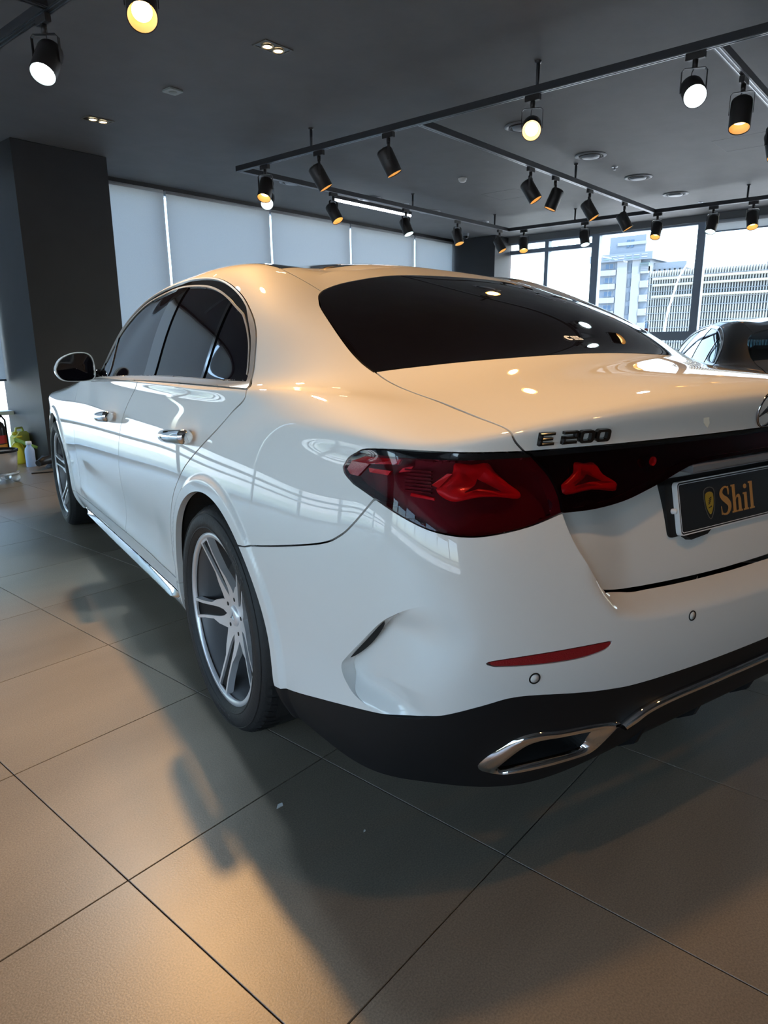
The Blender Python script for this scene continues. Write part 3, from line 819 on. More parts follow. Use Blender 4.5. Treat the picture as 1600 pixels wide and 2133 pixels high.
def fit_cage(V,F,it=6,w=.8):
    """move the cage so that the limit surface passes close to the given points"""
    n=len(V); nb=[set() for _ in range(n)]; dg=[[] for _ in range(n)]; ec={}
    for q in F:
        for i in range(4):
            a,b_=q[i],q[(i+1)%4]; nb[a].add(b_); nb[b_].add(a); dg[q[i]].append(q[(i+2)%4])
            e=(min(a,b_),max(a,b_)); ec[e]=ec.get(e,0)+1
    bd={}
    for (a,b_),c in ec.items():
        if c==1: bd.setdefault(a,[]).append(b_); bd.setdefault(b_,[]).append(a)
    Mx=np.zeros((n,n))
    for i in range(n):
        if i in bd:
            Mx[i,i]=4/6
            for j in bd[i]: Mx[i,j]+=1/6
        else:
            k=len(nb[i]); d=k*(k+5); Mx[i,i]+=k*k/d
            for j in nb[i]: Mx[i,j]+=4/d
            for j in dg[i]: Mx[i,j]+=1/d
    P=V.copy()
    for _ in range(it): P=P+w*(V-Mx@P)
    return P
# ---------------------------------------------------------------- skin cutting tools
CAR_TURN = -0.2903            # the sedan stands turned against the room grid

def skin_points(level=5):
    V, F, _ = cage()
    P = fit_cage(V, F)
    me = bpy.data.meshes.new('tmp_skin'); me.from_pydata(P.tolist(), [], F)
    o = bpy.data.objects.new('tmp_skin', me); COL.objects.link(o)
    m = o.modifiers.new('s', 'SUBSURF'); m.levels = level; m.render_levels = level
    dg = bpy.context.evaluated_depsgraph_get()
    ev = o.evaluated_get(dg); e = ev.to_mesh()
    co = np.empty(len(e.vertices)*3, np.float32); e.vertices.foreach_get('co', co)
    ix = np.empty(len(e.loops), np.int32); e.loops.foreach_get('vertex_index', ix)
    ev.to_mesh_clear()
    bpy.data.objects.remove(o); bpy.data.meshes.remove(me)
    V = co.reshape(-1, 3).astype(float); Q = ix.reshape(-1, 4)
    Q = Q[V[Q][:, :, 0].max(1) < 1e-5]                         # left half
    used = np.unique(Q); rm = np.full(len(V), -1); rm[used] = np.arange(len(used))
    V = V[used]; Q = rm[Q]
    V[np.abs(V[:, 0]) < 1e-5, 0] = 0
    T = np.concatenate([Q[:, [0, 1, 2]], Q[:, [0, 2, 3]]])
    return V, T

def sstep(a, b, x):
    t = np.clip((x-a)/(b-a), 0, 1); return t*t*(3-2*t)

def sdf(P, poly):
    """signed distance to a closed polygon, negative inside"""
    A = np.asarray(poly, float); B_ = np.roll(A, -1, 0)
    lo = A.min(0)-.08; hi = A.max(0)+.08
    out = np.full(len(P), .08)
    near = np.where(((P >= lo) & (P <= hi)).all(1))[0]
    for s in range(0, len(near), 20000):
        ii = near[s:s+20000]; p = P[ii][:, None, :]
        ab = (B_-A)[None]; ap = p-A[None]
        t = np.clip((ap*ab).sum(2)/np.maximum((ab*ab).sum(2), 1e-12), 0, 1)
        d = np.sqrt(((ap-t[..., None]*ab)**2).sum(2)).min(1)
        y0, y1 = A[None, :, 1], B_[None, :, 1]; py = p[:, :, 1]
        cr = (y0 > py) != (y1 > py)
        xi = A[None, :, 0]+(py-y0)/np.where(np.abs(y1-y0) < 1e-12, 1e-12, y1-y0)*(B_[None, :, 0]-A[None, :, 0])
        ins = ((cr & (p[:, :, 0] < xi)).sum(1) % 2) == 1
        out[ii] = np.where(ins, -d, d)
    return out

class Skin:
    V = None
def cut(T, f):
    """split triangles T of Skin.V along f = 0 -> (negative side, positive side)"""
    s = f >= 0; k = s[T].sum(1)
    neg = [T[k == 0]]; pos = [T[k == 3]]
    for kk in (1, 2):
        M = T[k == kk]
        if not len(M): continue
        lone = s[M] if kk == 1 else ~s[M]
        j = lone.argmax(1); r = np.arange(len(M))
        a = M[r, j]; b = M[r, (j+1) % 3]; c = M[r, (j+2) % 3]
        E_ = np.concatenate([np.stack([a, b], 1), np.stack([a, c], 1)]); E_.sort(1)
        U, inv = np.unique(E_, axis=0, return_inverse=True); inv = inv.ravel()
        f0 = f[U[:, 0]]; f1 = f[U[:, 1]]; t = np.clip(f0/(f0-f1), .001, .999)[:, None]
        n0 = len(Skin.V)
        Skin.V = np.concatenate([Skin.V, Skin.V[U[:, 0]]*(1-t)+Skin.V[U[:, 1]]*t])
        f = np.concatenate([f, np.zeros(len(U))]); s = np.concatenate([s, np.ones(len(U), bool)])
        pab = n0+inv[:len(M)]; pac = n0+inv[len(M):]
        one = np.stack([a, pab, pac], 1); two = np.concatenate([np.stack([pab, b, c], 1), np.stack([pab, c, pac], 1)])
        (pos if kk == 1 else neg).append(one); (neg if kk == 1 else pos).append(two)
    return np.concatenate(neg), np.concatenate(pos)

def weld_cuts(T):
    return T
SIDE = lambda V: V[:, [1, 2]]
REAR = lambda V: V[:, [0, 2]]
TOP = lambda V: V[:, [0, 1]]
DIAG = lambda V: np.stack([(V[:, 0]-V[:, 1])*.70711, V[:, 2]], 1)
def d3(pts): return [((x-y)*.70711, z) for x, y, z in pts]

def region(T, proj, poly, mask, gap=.0018):
    """(inside, outside) of a polygon drawn in a projection; a seam of 2*gap is left out between them"""
    def fld(off):
        V = Skin.V; f = np.full(len(V), .08); m = mask(V)
        f[m] = sdf(proj(V[m]), poly); return f+off
    a, rest = cut(T, fld(gap))
    _, b = cut(rest, fld(-gap)) if gap > 0 else (None, rest)
    return a, b

def vnormals(V, T):
    n = np.zeros_like(V); fn = np.cross(V[T[:, 1]]-V[T[:, 0]], V[T[:, 2]]-V[T[:, 0]])
    for i in range(3): np.add.at(n, T[:, i], fn)
    return n/np.maximum(np.linalg.norm(n, axis=1, keepdims=True), 1e-12)

def compact(T, V=None):
    V = Skin.V if V is None else V
    u = np.unique(T); rm = np.full(len(V), -1); rm[u] = np.arange(len(u))
    return V[u].copy(), rm[T]

def mirror_join(V, T):
    on = np.abs(V[:, 0]) < 1e-7; n = len(V)
    idx = np.where(on, np.arange(n), -1); off = np.where(~on)[0]; idx[off] = n+np.arange(len(off))
    W = V[off]*[-1, 1, 1]
    return np.concatenate([V, W]), np.concatenate([T, idx[T][:, ::-1]])

def weld(V, T, eps=2e-5):
    """merge vertices that the separate cuts left in the same place"""
    k = np.round(V/eps).astype(np.int64)
    _, first, inv = np.unique(k, axis=0, return_index=True, return_inverse=True); inv = inv.ravel()
    T = inv[T]; ok = (T[:, 0] != T[:, 1]) & (T[:, 1] != T[:, 2]) & (T[:, 0] != T[:, 2])
    return V[first], T[ok]

def add_flange(V, T, depth, vec=None, skip=None):
    """turn the rim of a panel inwards so that its seams have real depth"""
    N = vnormals(V, T)
    E_ = np.concatenate([T[:, [0, 1]], T[:, [1, 2]], T[:, [2, 0]]])
    key = np.sort(E_, 1); _, inv, cnt = np.unique(key, axis=0, return_inverse=True, return_counts=True)
    B_ = E_[cnt[inv.ravel()] == 1]
    if skip is not None and len(B_):
        sk = skip(V); B_ = B_[~(sk[B_[:, 0]] & sk[B_[:, 1]])]
    if not len(B_): return V, T
    bv = np.unique(B_); m = np.full(len(V), -1); m[bv] = np.arange(len(bv))
    dirs = -N[bv] if vec is None else np.tile(np.asarray(vec, float), (len(bv), 1))
    n0 = len(V); n1 = n0+len(bv)
    V2 = np.concatenate([V, V[bv], V[bv]+dirs*depth])
    a = m[B_[:, 0]]; b = m[B_[:, 1]]
    F1 = np.stack([n0+b, n0+a, n1+a], 1); F2 = np.stack([n0+b, n1+a, n1+b], 1)
    return V2, np.concatenate([T, F1, F2])

def panel(name, T, material, parent, flange=.012, both=True, centre=False, shift=None, fvec=None, V=None):
    """make the part(s): centre panels are mirrored and joined, side panels made left and right"""
    V, T = compact(T, V)
    V, T = weld(V, T)
    if shift is not None: V = shift(V, vnormals(V, T))
    if centre: V, T = mirror_join(V, T)
    if flange: V, T = add_flange(V, T, flange, fvec)
    o = tri_obj(name, V, T, material, parent)
    if both and not centre:
        o2 = tri_obj(name, V*[-1, 1, 1], T[:, ::-1], material, parent)
        return o, o2
    return o

# ---------------------------------------------------------------- the sedan
CAR = empty('sedan_car', (0, 0, 0), CAR_TURN)
tag(CAR, 'white four-door sedan seen from behind, filling the middle of the showroom', 'car')

Skin.V, T_ALL = skin_points(5)

def emboss():
    """wheel-arch lips, body-side hollow, rear tuck: shape detail laid over the smooth skin"""
    V = Skin.V
    side = sstep(.80, .88, -V[:, 0])
    for cy, rr in ((0.0, .392), (2.961, .392)):
        r = np.hypot(V[:, 1]-cy, V[:, 2]-.345)
        low = sstep(.42, .30, V[:, 2])
        r = np.where(V[:, 2] < .345, np.abs(V[:, 1]-cy), r)
        V[:, 0] -= side*.009*sstep(rr+.050, rr+.034, r)
    # soft hollow under the door handles and the tuck above the sill
    door = sstep(.45, .70, V[:, 1])*sstep(2.35, 2.1, V[:, 1])*side
    V[:, 0] += door*.010*np.exp(-((V[:, 2]-.47)/.085)**2)
    V[:, 0] -= door*.006*np.exp(-((V[:, 2]-.355)/.03)**2)
emboss()

LAMP3 = [(-.890,-.704,.905),(-.888,-.722,.925),(-.883,-.745,.938),(-.876,-.782,.951),(-.839,-.889,.960),(-.756,-.967,.959),(-.672,-.994,.957)]
LAMP3B = [(-.614,-1.042,.843),(-.680,-1.034,.828),(-.749,-1.020,.819),(-.799,-.999,.817),(-.845,-.962,.825),(-.872,-.909,.841),(-.886,-.825,.862),(-.890,-.746,.878)]

def build_body():
    V = Skin.V
    T = T_ALL
    parts = {}
    # wheel openings
    def arch(cy):
        a = np.radians(np.linspace(-6, 186, 60))
        pts = [(cy+.392*math.cos(t), .345+.392*math.sin(t)) for t in a]
        return pts+[(cy-.415, .20), (cy-.43, .0), (cy+.43, .0), (cy+.415, .20)]
    for cy in (0.0, 2.961):
        _, T = region(T, SIDE, arch(cy), lambda V: V[:, 0] < -.55, gap=0)
    # rear screen
    gl = crom([(0,.095),(-.2,.083),(-.36,.052),(-.46,.033),(-.53,.0),(-.575,-.042),(-.603,-.092),(-.622,-.14),(-.638,-.215),(-.649,-.289),(-.655,-.354),(-.657,-.412)], 5)
    gl = [(.12, .097)]+gl.tolist()+[(-.656,-.464)]+crom([(-.656,-.464),(-.5,-.516),(-.34,-.549),(-.17,-.565),(0,-.57)], 5).tolist()[1:]+[(.12,-.571)]
    parts['rear_window'], T = region(T, TOP, gl, lambda V: (V[:, 2] > 1.0) & (V[:, 1] < .5), gap=.0022)
    # windscreen
    ws = [(.1,2.26),(-.28,2.25),(-.5,2.19),(-.63,2.09),(-.665,2.0),(-.63,1.80),(-.565,1.55),(-.51,1.42),(-.43,1.41),(-.2,1.44),(.1,1.45)]
    parts['windscreen'], T = region(T, TOP, ws, lambda V: (V[:, 1] > 1.2) & (V[:, 2] > .95), gap=.002)
    # side glass area
    top = crom([(1.86,1.0),(1.74,1.108),(1.58,1.226),(1.34,1.338),(1.10,1.388),(.89,1.398),(.595,1.383),(.383,1.352),(.188,1.299),(.039,1.237),(-.047,1.183),(-.107,1.116),(-.149,1.056)], 6)
    dlo = top.tolist()+[(-.176,1.036)]+crom([(-.176,1.036),(.3,1.030),(.93,1.016),(1.57,.990),(1.86,.978)], 4).tolist()[1:]
    parts['dlo'], T = region(T, SIDE, dlo, lambda V: (V[:, 0] < -.5) & (V[:, 2] > .9), gap=.0012)
    # boot lid
    ls = crom([(-.653,1.083),(-.669,1.038),(-.684,1.020),(-.695,1.004),(-.694,.981),(-.668,.955)], 5).tolist() + \
         crom([(-.657,.951),(-.623,.910),(-.611,.872),(-.611,.842),(-.598,.792),(-.566,.734),(-.535,.693)], 5).tolist()
    lid = [(.1,1.2),(-.653,1.2)]+ls+crom([(-.505,.674),(-.45,.662),(-.38,.655),(-.15,.648),(0,.647),(.1,.647)], 3).tolist()
    L, T = region(T, REAR, lid, lambda V: V[:, 1] < -.40, gap=.002)
    st = [(.1,.957),(-.9,.957)]+[(-.9,.842)]+crom([(-.62,.842),(-.54,.841),(-.46,.848),(-.39,.862),(-.334,.875),(-.27,.891),(-.22,.899),(-.1,.902),(0,.902),(.1,.902)], 4).tolist()
    parts['lid_panel_light'], L = region(L, REAR, st, lambda V: V[:, 1] < -.40, gap=.0012)
    f = Skin.V[:, 2]-.93
    parts['lid_lower'], parts['boot_lid'] = cut(L, f)
    # tail lamp on the corner
    lamp = crom(LAMP3, 5).tolist()+[(-.60,-1.0,.957),(-.56,-1.05,.842)]+crom(LAMP3B, 5).tolist()
    tip = crom([LAMP3B[-1],(-.8915,-.715,.892),LAMP3[0]], 4).tolist()[1:-1]
    parts['lamp'], T = region(T, DIAG, d3(lamp+tip), lambda V: V[:, 1] < -.5, gap=.0014)
    # bumper below the quarter panel
    bp = crom([(-.936,-.20,.645),(-.932,-.27,.648),(-.918,-.548,.711),(-.908,-.655,.740),(-.903,-.71,.765),(-.899,-.756,.797),(-.886,-.821,.861)], 5).tolist()
    bump = bp+[(-.75,-1.0,.88),(-.58,-1.05,.88),(.1,-1.1,.88),(.1,-1.1,.05),(-.936,-.20,.05)]
    B, T = region(T, DIAG, d3(bump), lambda V: V[:, 1] < -.18, gap=.0020)
    wb = crom([(-.918,-.18,.262),(-.913,-.421,.304),(-.901,-.622,.359),(-.877,-.816,.411),(-.857,-.916,.438),(-.842,-.955,.455),(-.778,-1.03,.495),(-.706,-1.066,.509),(-.523,-1.101,.483),(-.396,-1.113,.474),(.05,-1.126,.469)], 5).tolist()
    parts['white_edge'] = wb
    dif = wb+[(.2,-1.2,.46),(.2,-1.2,.0),(-.918,-.18,0)]
    parts['diffuser'], B = region(B, DIAG, d3(dif), lambda V: V[:, 1] < -.15, gap=.0008)
    # reflector set into the bumper
    rf = [(-.787,-1.04,.5845),(-.772,-1.047,.590),(-.712,-1.071,.594),(-.613,-1.096,.594),(-.528,-1.11,.592),(-.534,-1.11,.583),(-.551,-1.107,.576),(-.612,-1.096,.571),(-.711,-1.071,.575),(-.771,-1.047,.579)]
    rfp = crom([rf[-1]]+rf[:5], 3).tolist()[3:]+crom(rf[4:], 3).tolist()[1:]
    parts['reflector'], B = region(B, DIAG, d3(rfp), lambda V: V[:, 1] < -.9, gap=.001)
    # air outlet at the bumper corner: everything behind this edge lies deeper
    sc = crom([(-.800,-1.02,.686),(-.841,-.993,.693),(-.860,-.970,.691),(-.875,-.938,.680),(-.886,-.895,.656),(-.890,-.845,.621),(-.889,-.768,.552),(-.889,-.711,.498),(-.890,-.696,.479),(-.890,-.698,.459),(-.888,-.714,.439),(-.886,-.744,.422),(-.879,-.806,.412)], 5).tolist()
    poly = sc+[(-.85,-.93,.400),(-.5,-1.13,.40),(-.5,-1.13,.686)]
    pin, pout = region(B, DIAG, d3(poly), lambda V: V[:, 1] < -.5, gap=0)
    parts['bumper_in'], parts['bumper_out'] = pin, pout
    parts['scoop_edge'] = np.array(sc)
    # doors and sill
    rr = crom([(-.172,1.042),(-.178,1.011),(-.107,.973),(-.026,.920),(.09,.856),(.219,.782),(.300,.717),(.362,.655),(.425,.563),(.455,.48),(.462,.41),(.43,.352),(.40,.343)], 5).tolist()
    sl = [(.40,.343),(.79,.351),(1.2,.344),(1.95,.318),(2.29,.306)]
    ff = crom([(2.29,.306),(2.285,.45),(2.265,.60),(2.24,.75),(2.215,.88),(2.17,.98),(2.10,1.03)], 4).tolist()
    mid = crom([(.905,1.03),(.925,1.006),(1.02,.946),(1.115,.853),(1.155,.763),(1.172,.668),(1.185,.574),(1.200,.484),(1.205,.391),(1.20,.344)], 5).tolist()
    smask = lambda V: (V[:, 0] < -.70) & (V[:, 2] < 1.12)
    rdoor = [(-.12,1.075),(.88,1.075)]+mid+sl[1:2]+[sl[0]]+rr[::-1]
    fdoor = [(.88,1.075)]+mid+[(1.95,.318)]+ff+[(2.02,1.075)]
    parts['rear_door'], T = region(T, SIDE, rdoor, smask, gap=.0024)
    parts['front_door'], T = region(T, SIDE, fdoor, smask, gap=.0024)
    sill = [(.30,.343)]+sl+[(2.62,.30),(2.62,.05),(.30,.05)]
    S, T = region(T, SIDE, sill, lambda V: (V[:, 0] < -.5) & (V[:, 2] < .5), gap=.0012)
    chs = crom([(2.33,.238),(1.63,.262),(1.12,.276),(.66,.288),(.47,.292)], 4).tolist()+crom([(.44,.285),(.51,.262),(1.17,.243),(1.7,.228),(2.33,.220)], 4).tolist()
    parts['sill_trim'], parts['side_sill'] = region(S, SIDE, chs, lambda V: (V[:, 0] < -.7) & (V[:, 2] < .5), gap=.0006)
    # roof panels
    rp = [(.1,.40),(-.2,.385),(-.42,.325),(-.555,.25),(-.57,.32),(-.575,.6),(-.575,.95),(-.55,1.25),(-.47,1.36),(-.3,1.40),(.1,1.43)]
    parts['glass_roof'], T = region(T, TOP, rp, lambda V: V[:, 2] > 1.25, gap=.002)
    rq = [(.1,.05),(-.553,-.03),(-.556,-.008),(-.557,.07),(-.561,.19),(-.56,.27),(-.4,.36),(.1,.43)]
    parts['roof_panel'], T = region(T, TOP, rq, lambda V: V[:, 2] > 1.22, gap=.0016)
    # bonnet, front bumper, wing
    hd = crom([(.1,2.30),(-.3,2.29),(-.55,2.22),(-.69,2.10),(-.74,2.3),(-.755,2.6),(-.74,2.95),(-.70,3.25),(-.58,3.46),(-.3,3.58),(.1,3.62)], 4).tolist()
    parts['bonnet'], T = region(T, TOP, hd, lambda V: (V[:, 2] > .78) & (V[:, 1] > 2.0), gap=.0016)
    fb = [(3.36,.05),(3.36,.72),(3.2,.80),(3.2,1.0),(4.0,1.0),(4.0,.05)]
    parts['front_bumper'], T = region(T, SIDE, fb, lambda V: V[:, 1] > 2.9, gap=.0016)
    wing = [(2.20,.0),(2.20,.9),(2.15,1.0),(2.05,1.06),(2.3,1.2),(3.9,1.2),(3.9,.0)]
    parts['front_wing'], parts['quarter_panel'] = region(T, SIDE, wing, lambda V: V[:, 1] > 1.8, gap=.0016)
    return parts
PARTS = build_body()

# ---- painted panels
panel('quarter_panel', PARTS['quarter_panel'], M_PAINT, CAR, flange=.02)
panel('rear_door', PARTS['rear_door'], M_PAINT, CAR)
panel('front_door', PARTS['front_door'], M_PAINT, CAR)
panel('front_wing', PARTS['front_wing'], M_PAINT, CAR, flange=.02)
panel('bonnet', PARTS['bonnet'], M_PAINT, CAR, centre=True)
panel('front_bumper', PARTS['front_bumper'], M_PAINT, CAR, centre=True)
panel('roof_panel', PARTS['roof_panel'], M_PAINT, CAR, centre=True)
panel('glass_roof', PARTS['glass_roof'], M_BLACKG, CAR, centre=True)
panel('side_sill', PARTS['side_sill'], M_PAINT, CAR, flange=.02)
def tilt_trim(V, N):
    hi = np.interp(V[:, 1], [.47, .66, 1.12, 1.63, 2.33], [.292, .288, .276, .262, .238]); lo = np.interp(V[:, 1], [.44, .51, 1.17, 1.7, 2.33], [.280, .262, .243, .228, .220])
    t = np.clip((hi-V[:, 2])/np.maximum(hi-lo, .004), 0, 1)
    W = V+N*.003; W[:, 0] -= .020*t*sstep(2.33, 2.2, V[:, 1])*sstep(.44, .52, V[:, 1]); return W
for o_ in panel('sill_trim', PARTS['sill_trim'], M_CHROME, CAR, flange=.01, shift=tilt_trim):
    o_['label'] = 'bright chrome strip along the sill'
panel('windscreen', PARTS['windscreen'], M_TINT, CAR, centre=True, flange=.006)
RW = panel('rear_window', PARTS['rear_window'], M_TINT, CAR, centre=True, flange=.008)
RW['label'] = 'black tinted rear window'

# ---- boot lid: upper skin, light bar, recessed lower face
LID = panel('boot_lid', PARTS['boot_lid'], M_PAINT, CAR, centre=True, flange=.014)
def lid_in(V, N):
    V = V.copy()
    dy = .064-.03*sstep(.40, .56, -V[:, 0])
    V[:, 1] += dy; return V
panel('lid_lower_face', PARTS['lid_lower'], M_PAINT, LID, centre=True, flange=.03, shift=lid_in, fvec=(0, 1, 0))

# ---- bumper with shelf and corner outlet
def build_bumper():
    V1, T1 = compact(PARTS['bumper_out']); V1, T1 = weld(V1, T1)
    V2, T2 = compact(PARTS['bumper_in']); V2, T2 = weld(V2, T2)
    N2 = vnormals(V2, T2)
    q = DIAG(V2); e = np.array(d3([p_ for p_ in PARTS['scoop_edge'].tolist() if p_[1] > -.90]))
    # depth: full at the sharp front edge, fading out rearwards, upwards and downwards
    d = np.full(len(V2), 1.0)
    for s in range(0, len(V2), 20000):
        p = q[s:s+20000][:, None, :]; a = e[:-1][None]; ab = (e[1:]-e[:-1])[None]
        t = np.clip(((p-a)*ab).sum(2)/np.maximum((ab*ab).sum(2), 1e-12), 0, 1)
        dd = np.sqrt(((p-a-t[..., None]*ab)**2).sum(2)); d[s:s+20000] = dd.min(1)
    z = V2[:, 2]
    end = sstep(.690, .60, z)*sstep(.412, .455, z)
    dep = .034*end*sstep(.17, .0, d)
    V2 = V2-N2*dep[:, None]
    def shelf(V):
        V = V.copy()
        lat = sstep(.58, .46, -V[:, 0])
        zt = np.interp(-V[:, 0], [0, .15, .38, .45, .505, .56], [.647, .648, .655, .662, .674, .72])
        s = np.clip((V[:, 2]-(zt-.045))/.045, 0, 1)
        V[:, 1] += lat*.058*s**1.8
        V[:, 2] -= lat*.001*s
        return V
    V1 = shelf(V1); V2 = shelf(V2)
    # the step wall between the two levels comes from the flange of the outer skin
    low = np.array(d3(PARTS['white_edge']))
    def skip(V):
        W = V.copy(); W[:, 0] = -np.abs(W[:, 0]); q = DIAG(W)
        return q[:, 1] < np.interp(q[:, 0], low[:, 0], low[:, 1])+.010
    Va, Ta = mirror_join(V1, T1); Va, Ta = add_flange(Va, Ta, .034, skip=skip)
    Vb, Tb = mirror_join(V2, T2); Vb, Tb = add_flange(Vb, Tb, .014, skip=skip)
    o = tri_obj('rear_bumper', np.concatenate([Va, Vb]), np.concatenate([Ta, Tb+len(Va)]), M_PAINT, CAR)
    # black strip painted in for the shade inside the outlet opening
    sc = PARTS['scoop_edge']; seg = sc[24:38]
    for sx in (1, -1):
        W = []
        for k, (x, y, z) in enumerate(seg):
            t = k/(len(seg)-1); w = math.sin(math.pi*min(1, t*1.05))**.7
            W.append((x*sx+sx*.003, y-.001, z)); W.append((x*sx+sx*(.003+.017*w), y-.010*w-.002, z-.004*w))
        F = [(2*k, 2*k+1, 2*k+3, 2*k+2) for k in range(len(seg)-1)]
        mesh_obj('outlet_slot_shade', W, F, M_BLACKP, o)
    return o
BUMPER = build_bumper()
for o_ in panel('reflector', PARTS['reflector'], M_REFLECT, BUMPER, flange=.006, shift=lambda V, N: V-N*.0008):
    o_['label'] = 'dark red bumper reflector'

# ---- black lower apron with exhaust trims
PIPE_OUT = [(-.738,-.972,.316),(-.738,-.994,.351),(-.721,-1.017,.378),(-.696,-1.039,.405),(-.66,-1.054,.411),(-.61,-1.065,.404),(-.527,-1.078,.397),(-.462,-1.081,.383),(-.442,-1.077,.366),(-.477,-1.051,.318),(-.505,-1.044,.308),(-.60,-1.022,.302),(-.692,-.988,.297)]
PIPE_IN = [(-.692,-.991,.306),(-.689,-1.013,.338),(-.681,-1.029,.365),(-.659,-1.045,.385),(-.61,-1.059,.389),(-.55,-1.069,.384),(-.506,-1.074,.377),(-.508,-1.062,.347),(-.512,-1.046,.316),(-.59,-1.032,.314),(-.655,-1.011,.310)]
def resample(pts, n, closed=True):
    P = np.array(pts, float)
    if closed: P = np.concatenate([P, P[:1]])
    s = np.concatenate([[0], np.cumsum(np.linalg.norm(np.diff(P, axis=0), axis=1))])
    u = np.linspace(0, s[-1], n, endpoint=not closed)
    return np.stack([np.interp(u, s, P[:, k]) for k in range(3)], 1)
def build_apron():
    T = PARTS['diffuser']
    hole = [(p[0], p[2]) for p in PIPE_OUT]
    inn, T = region(T, REAR, hole, lambda V: V[:, 1] < -.6, gap=0)
    V, T = compact(T); V, T = weld(V, T); V, T = mirror_join(V, T); V, T = add_flange(V, T, .02)
    o = tri_obj('rear_apron', V, T, M_BLACKP, CAR); o['label'] = 'black lower rear apron'
    n = 72
    A = resample(crom(PIPE_OUT, 4, True), n); Bq = resample(crom(PIPE_IN, 4, True), n)
    k = np.argmin(((Bq-A[0])**2).sum(1)); Bq = np.roll(Bq, -k, 0)
    up = np.array([-.10, -.93, -.18])
    mid = (A*.45+Bq*.55)+up*.012
    inner = Bq+np.array([.0, .012, 0]); deep = Bq*[1, 1, 1]+np.array([.012, .075, .0])
    for sx in (1, -1):
        R = np.concatenate([A-up*.012, A+up*.004, mid, inner])
        R = R*[sx, 1, 1]
        F = [(r*n+i, r*n+(i+1) % n, (r+1)*n+(i+1) % n, (r+1)*n+i) for r in range(3) for i in range(n)]
        if sx < 0: F = [f[::-1] for f in F]
        t = mesh_obj('exhaust_trim', R, F, M_CHROME, CAR, smooth=True); t['label'] = 'chrome exhaust trim'
        D = np.concatenate([inner+np.array([0, .001, 0]), deep])*[sx, 1, 1]; c = D[n:].mean(0)
        mesh_obj('exhaust_opening', np.concatenate([D, [c]]), [(i, (i+1) % n, n+(i+1) % n, n+i) for i in range(n)]+[(n+i, n+(i+1) % n, 2*n) for i in range(n)], M_WELL, t)
    # chrome bar across the apron
    tp = crom([(-.446,-1.081,.374),(-.421,-1.090,.393),(-.392,-1.097,.406),(-.327,-1.105,.418),(-.196,-1.113,.423),(0,-1.115,.423)], 6)
    bt = crom([(-.438,-1.078,.359),(-.412,-1.087,.372),(-.382,-1.092,.386),(-.318,-1.101,.398),(-.190,-1.109,.403),(0,-1.112,.403)], 6)
    tp = np.concatenate([tp, (tp*[-1, 1, 1])[-2::-1]]); bt = np.concatenate([bt, (bt*[-1, 1, 1])[-2::-1]])
    m = len(tp); o3 = np.array([0, -.012, 0])
    R = np.concatenate([tp+[0, .004, 0], tp+o3, (tp+bt)/2+o3*1.5, bt+o3, bt+[0, .004, 0]])
    F = [(r*m+i, r*m+i+1, (r+1)*m+i+1, (r+1)*m+i) for r in range(4) for i in range(m-1)]
    t = mesh_obj('apron_bar', R, F, M_CHROME, o, smooth=True); t['label'] = 'chrome bar across the apron'
    for x in (-.335, -.115, .115, .335):
        b = MB(); b.prism([(-1.03,.30),(-1.068,.325),(-1.045,.270),(-1.005,.242),(-.90,.232),(-.86,.25)], x-.006, x+.006)
        b.V = [(z, x_, y_) for x_, y_, z in b.V]
        b.build('apron_fin', M_BLACKP, o)
build_apron()

# ---- side glass: bright trim, black frame, panes, pillars
def build_dlo():
    T = PARTS['dlo']
    top = crom([(1.86,1.0),(1.74,1.108),(1.58,1.226),(1.34,1.338),(1.10,1.388),(.89,1.398),(.595,1.383),(.383,1.352),(.188,1.299),(.039,1.237),(-.047,1.183),(-.107,1.116),(-.149,1.056)], 6)
    dlo = np.array(top.tolist()+[(-.176,1.036)]+crom([(-.176,1.036),(.3,1.030),(.93,1.016),(1.57,.990),(1.86,.978)], 4).tolist()[1:])
    def depth(P):
        d = -sdf(P, dlo); return d
    def width(P):       # bright trim: broad along the belt and the rear arc, a line along the roof
        y, z = P[:, 0], P[:, 1]
        belt = sstep(1.07, 1.045, z)
        rear = sstep(.16, -.02, y)
        return np.maximum(np.maximum(.0175*belt, .017*rear), .0055)
    def cutby(T, fn):
        V = Skin.V; f = np.full(len(V), -1.0); u = np.unique(T); f[u] = fn(SIDE(V[u])); return cut(T, f)
    trim, T = cutby(T, lambda P: depth(P)-width(P))
    fr, T = cutby(T, lambda P: depth(P)-width(P)-np.where((P[:, 1] > 1.07), .021-.013*sstep(.2, .0, P[:, 0]), .004))
    line, T = cutby(T, lambda P: depth(P)-width(P)-np.where(P[:, 1] > 1.07, .0265-.013*sstep(.2, .0, P[:, 0]), .004)) if True else (None, T)
    # pillars
    bars = [[(.927,1.5),(.893,.9),(.741,.9),(.777,1.5)], [(.262,1.5),(.214,.9),(.190,.9),(.240,1.5)], [(1.72,1.5),(1.60,1.2),(1.575,.9),(1.55,.9),(1.58,1.2),(1.70,1.5)]]
    pil = []
    for bpoly in bars:
        a, T = region(T, SIDE, bpoly, lambda V: (V[:, 0] < -.5), gap=.0008); pil.append(a)
    def isl(T, y0, y1):
        c = Skin.V[T].mean(1)[:, 1]; return T[(c >= y0) & (c < y1)]
    return trim, fr, line, pil, [isl(T, -1, .225), isl(T, .225, .83), isl(T, .83, 1.60), isl(T, 1.60, 3)]
_trim, _fr, _line, _pil, _panes = build_dlo()
for o_ in panel('window_trim', _trim, M_SATIN, CAR, flange=.006, shift=lambda V, N: V+N*.003):
    o_['label'] = 'satin bright surround of the side windows'
panel('window_line', _line, M_SATIN, CAR, flange=.004, shift=lambda V, N: V+N*.001)
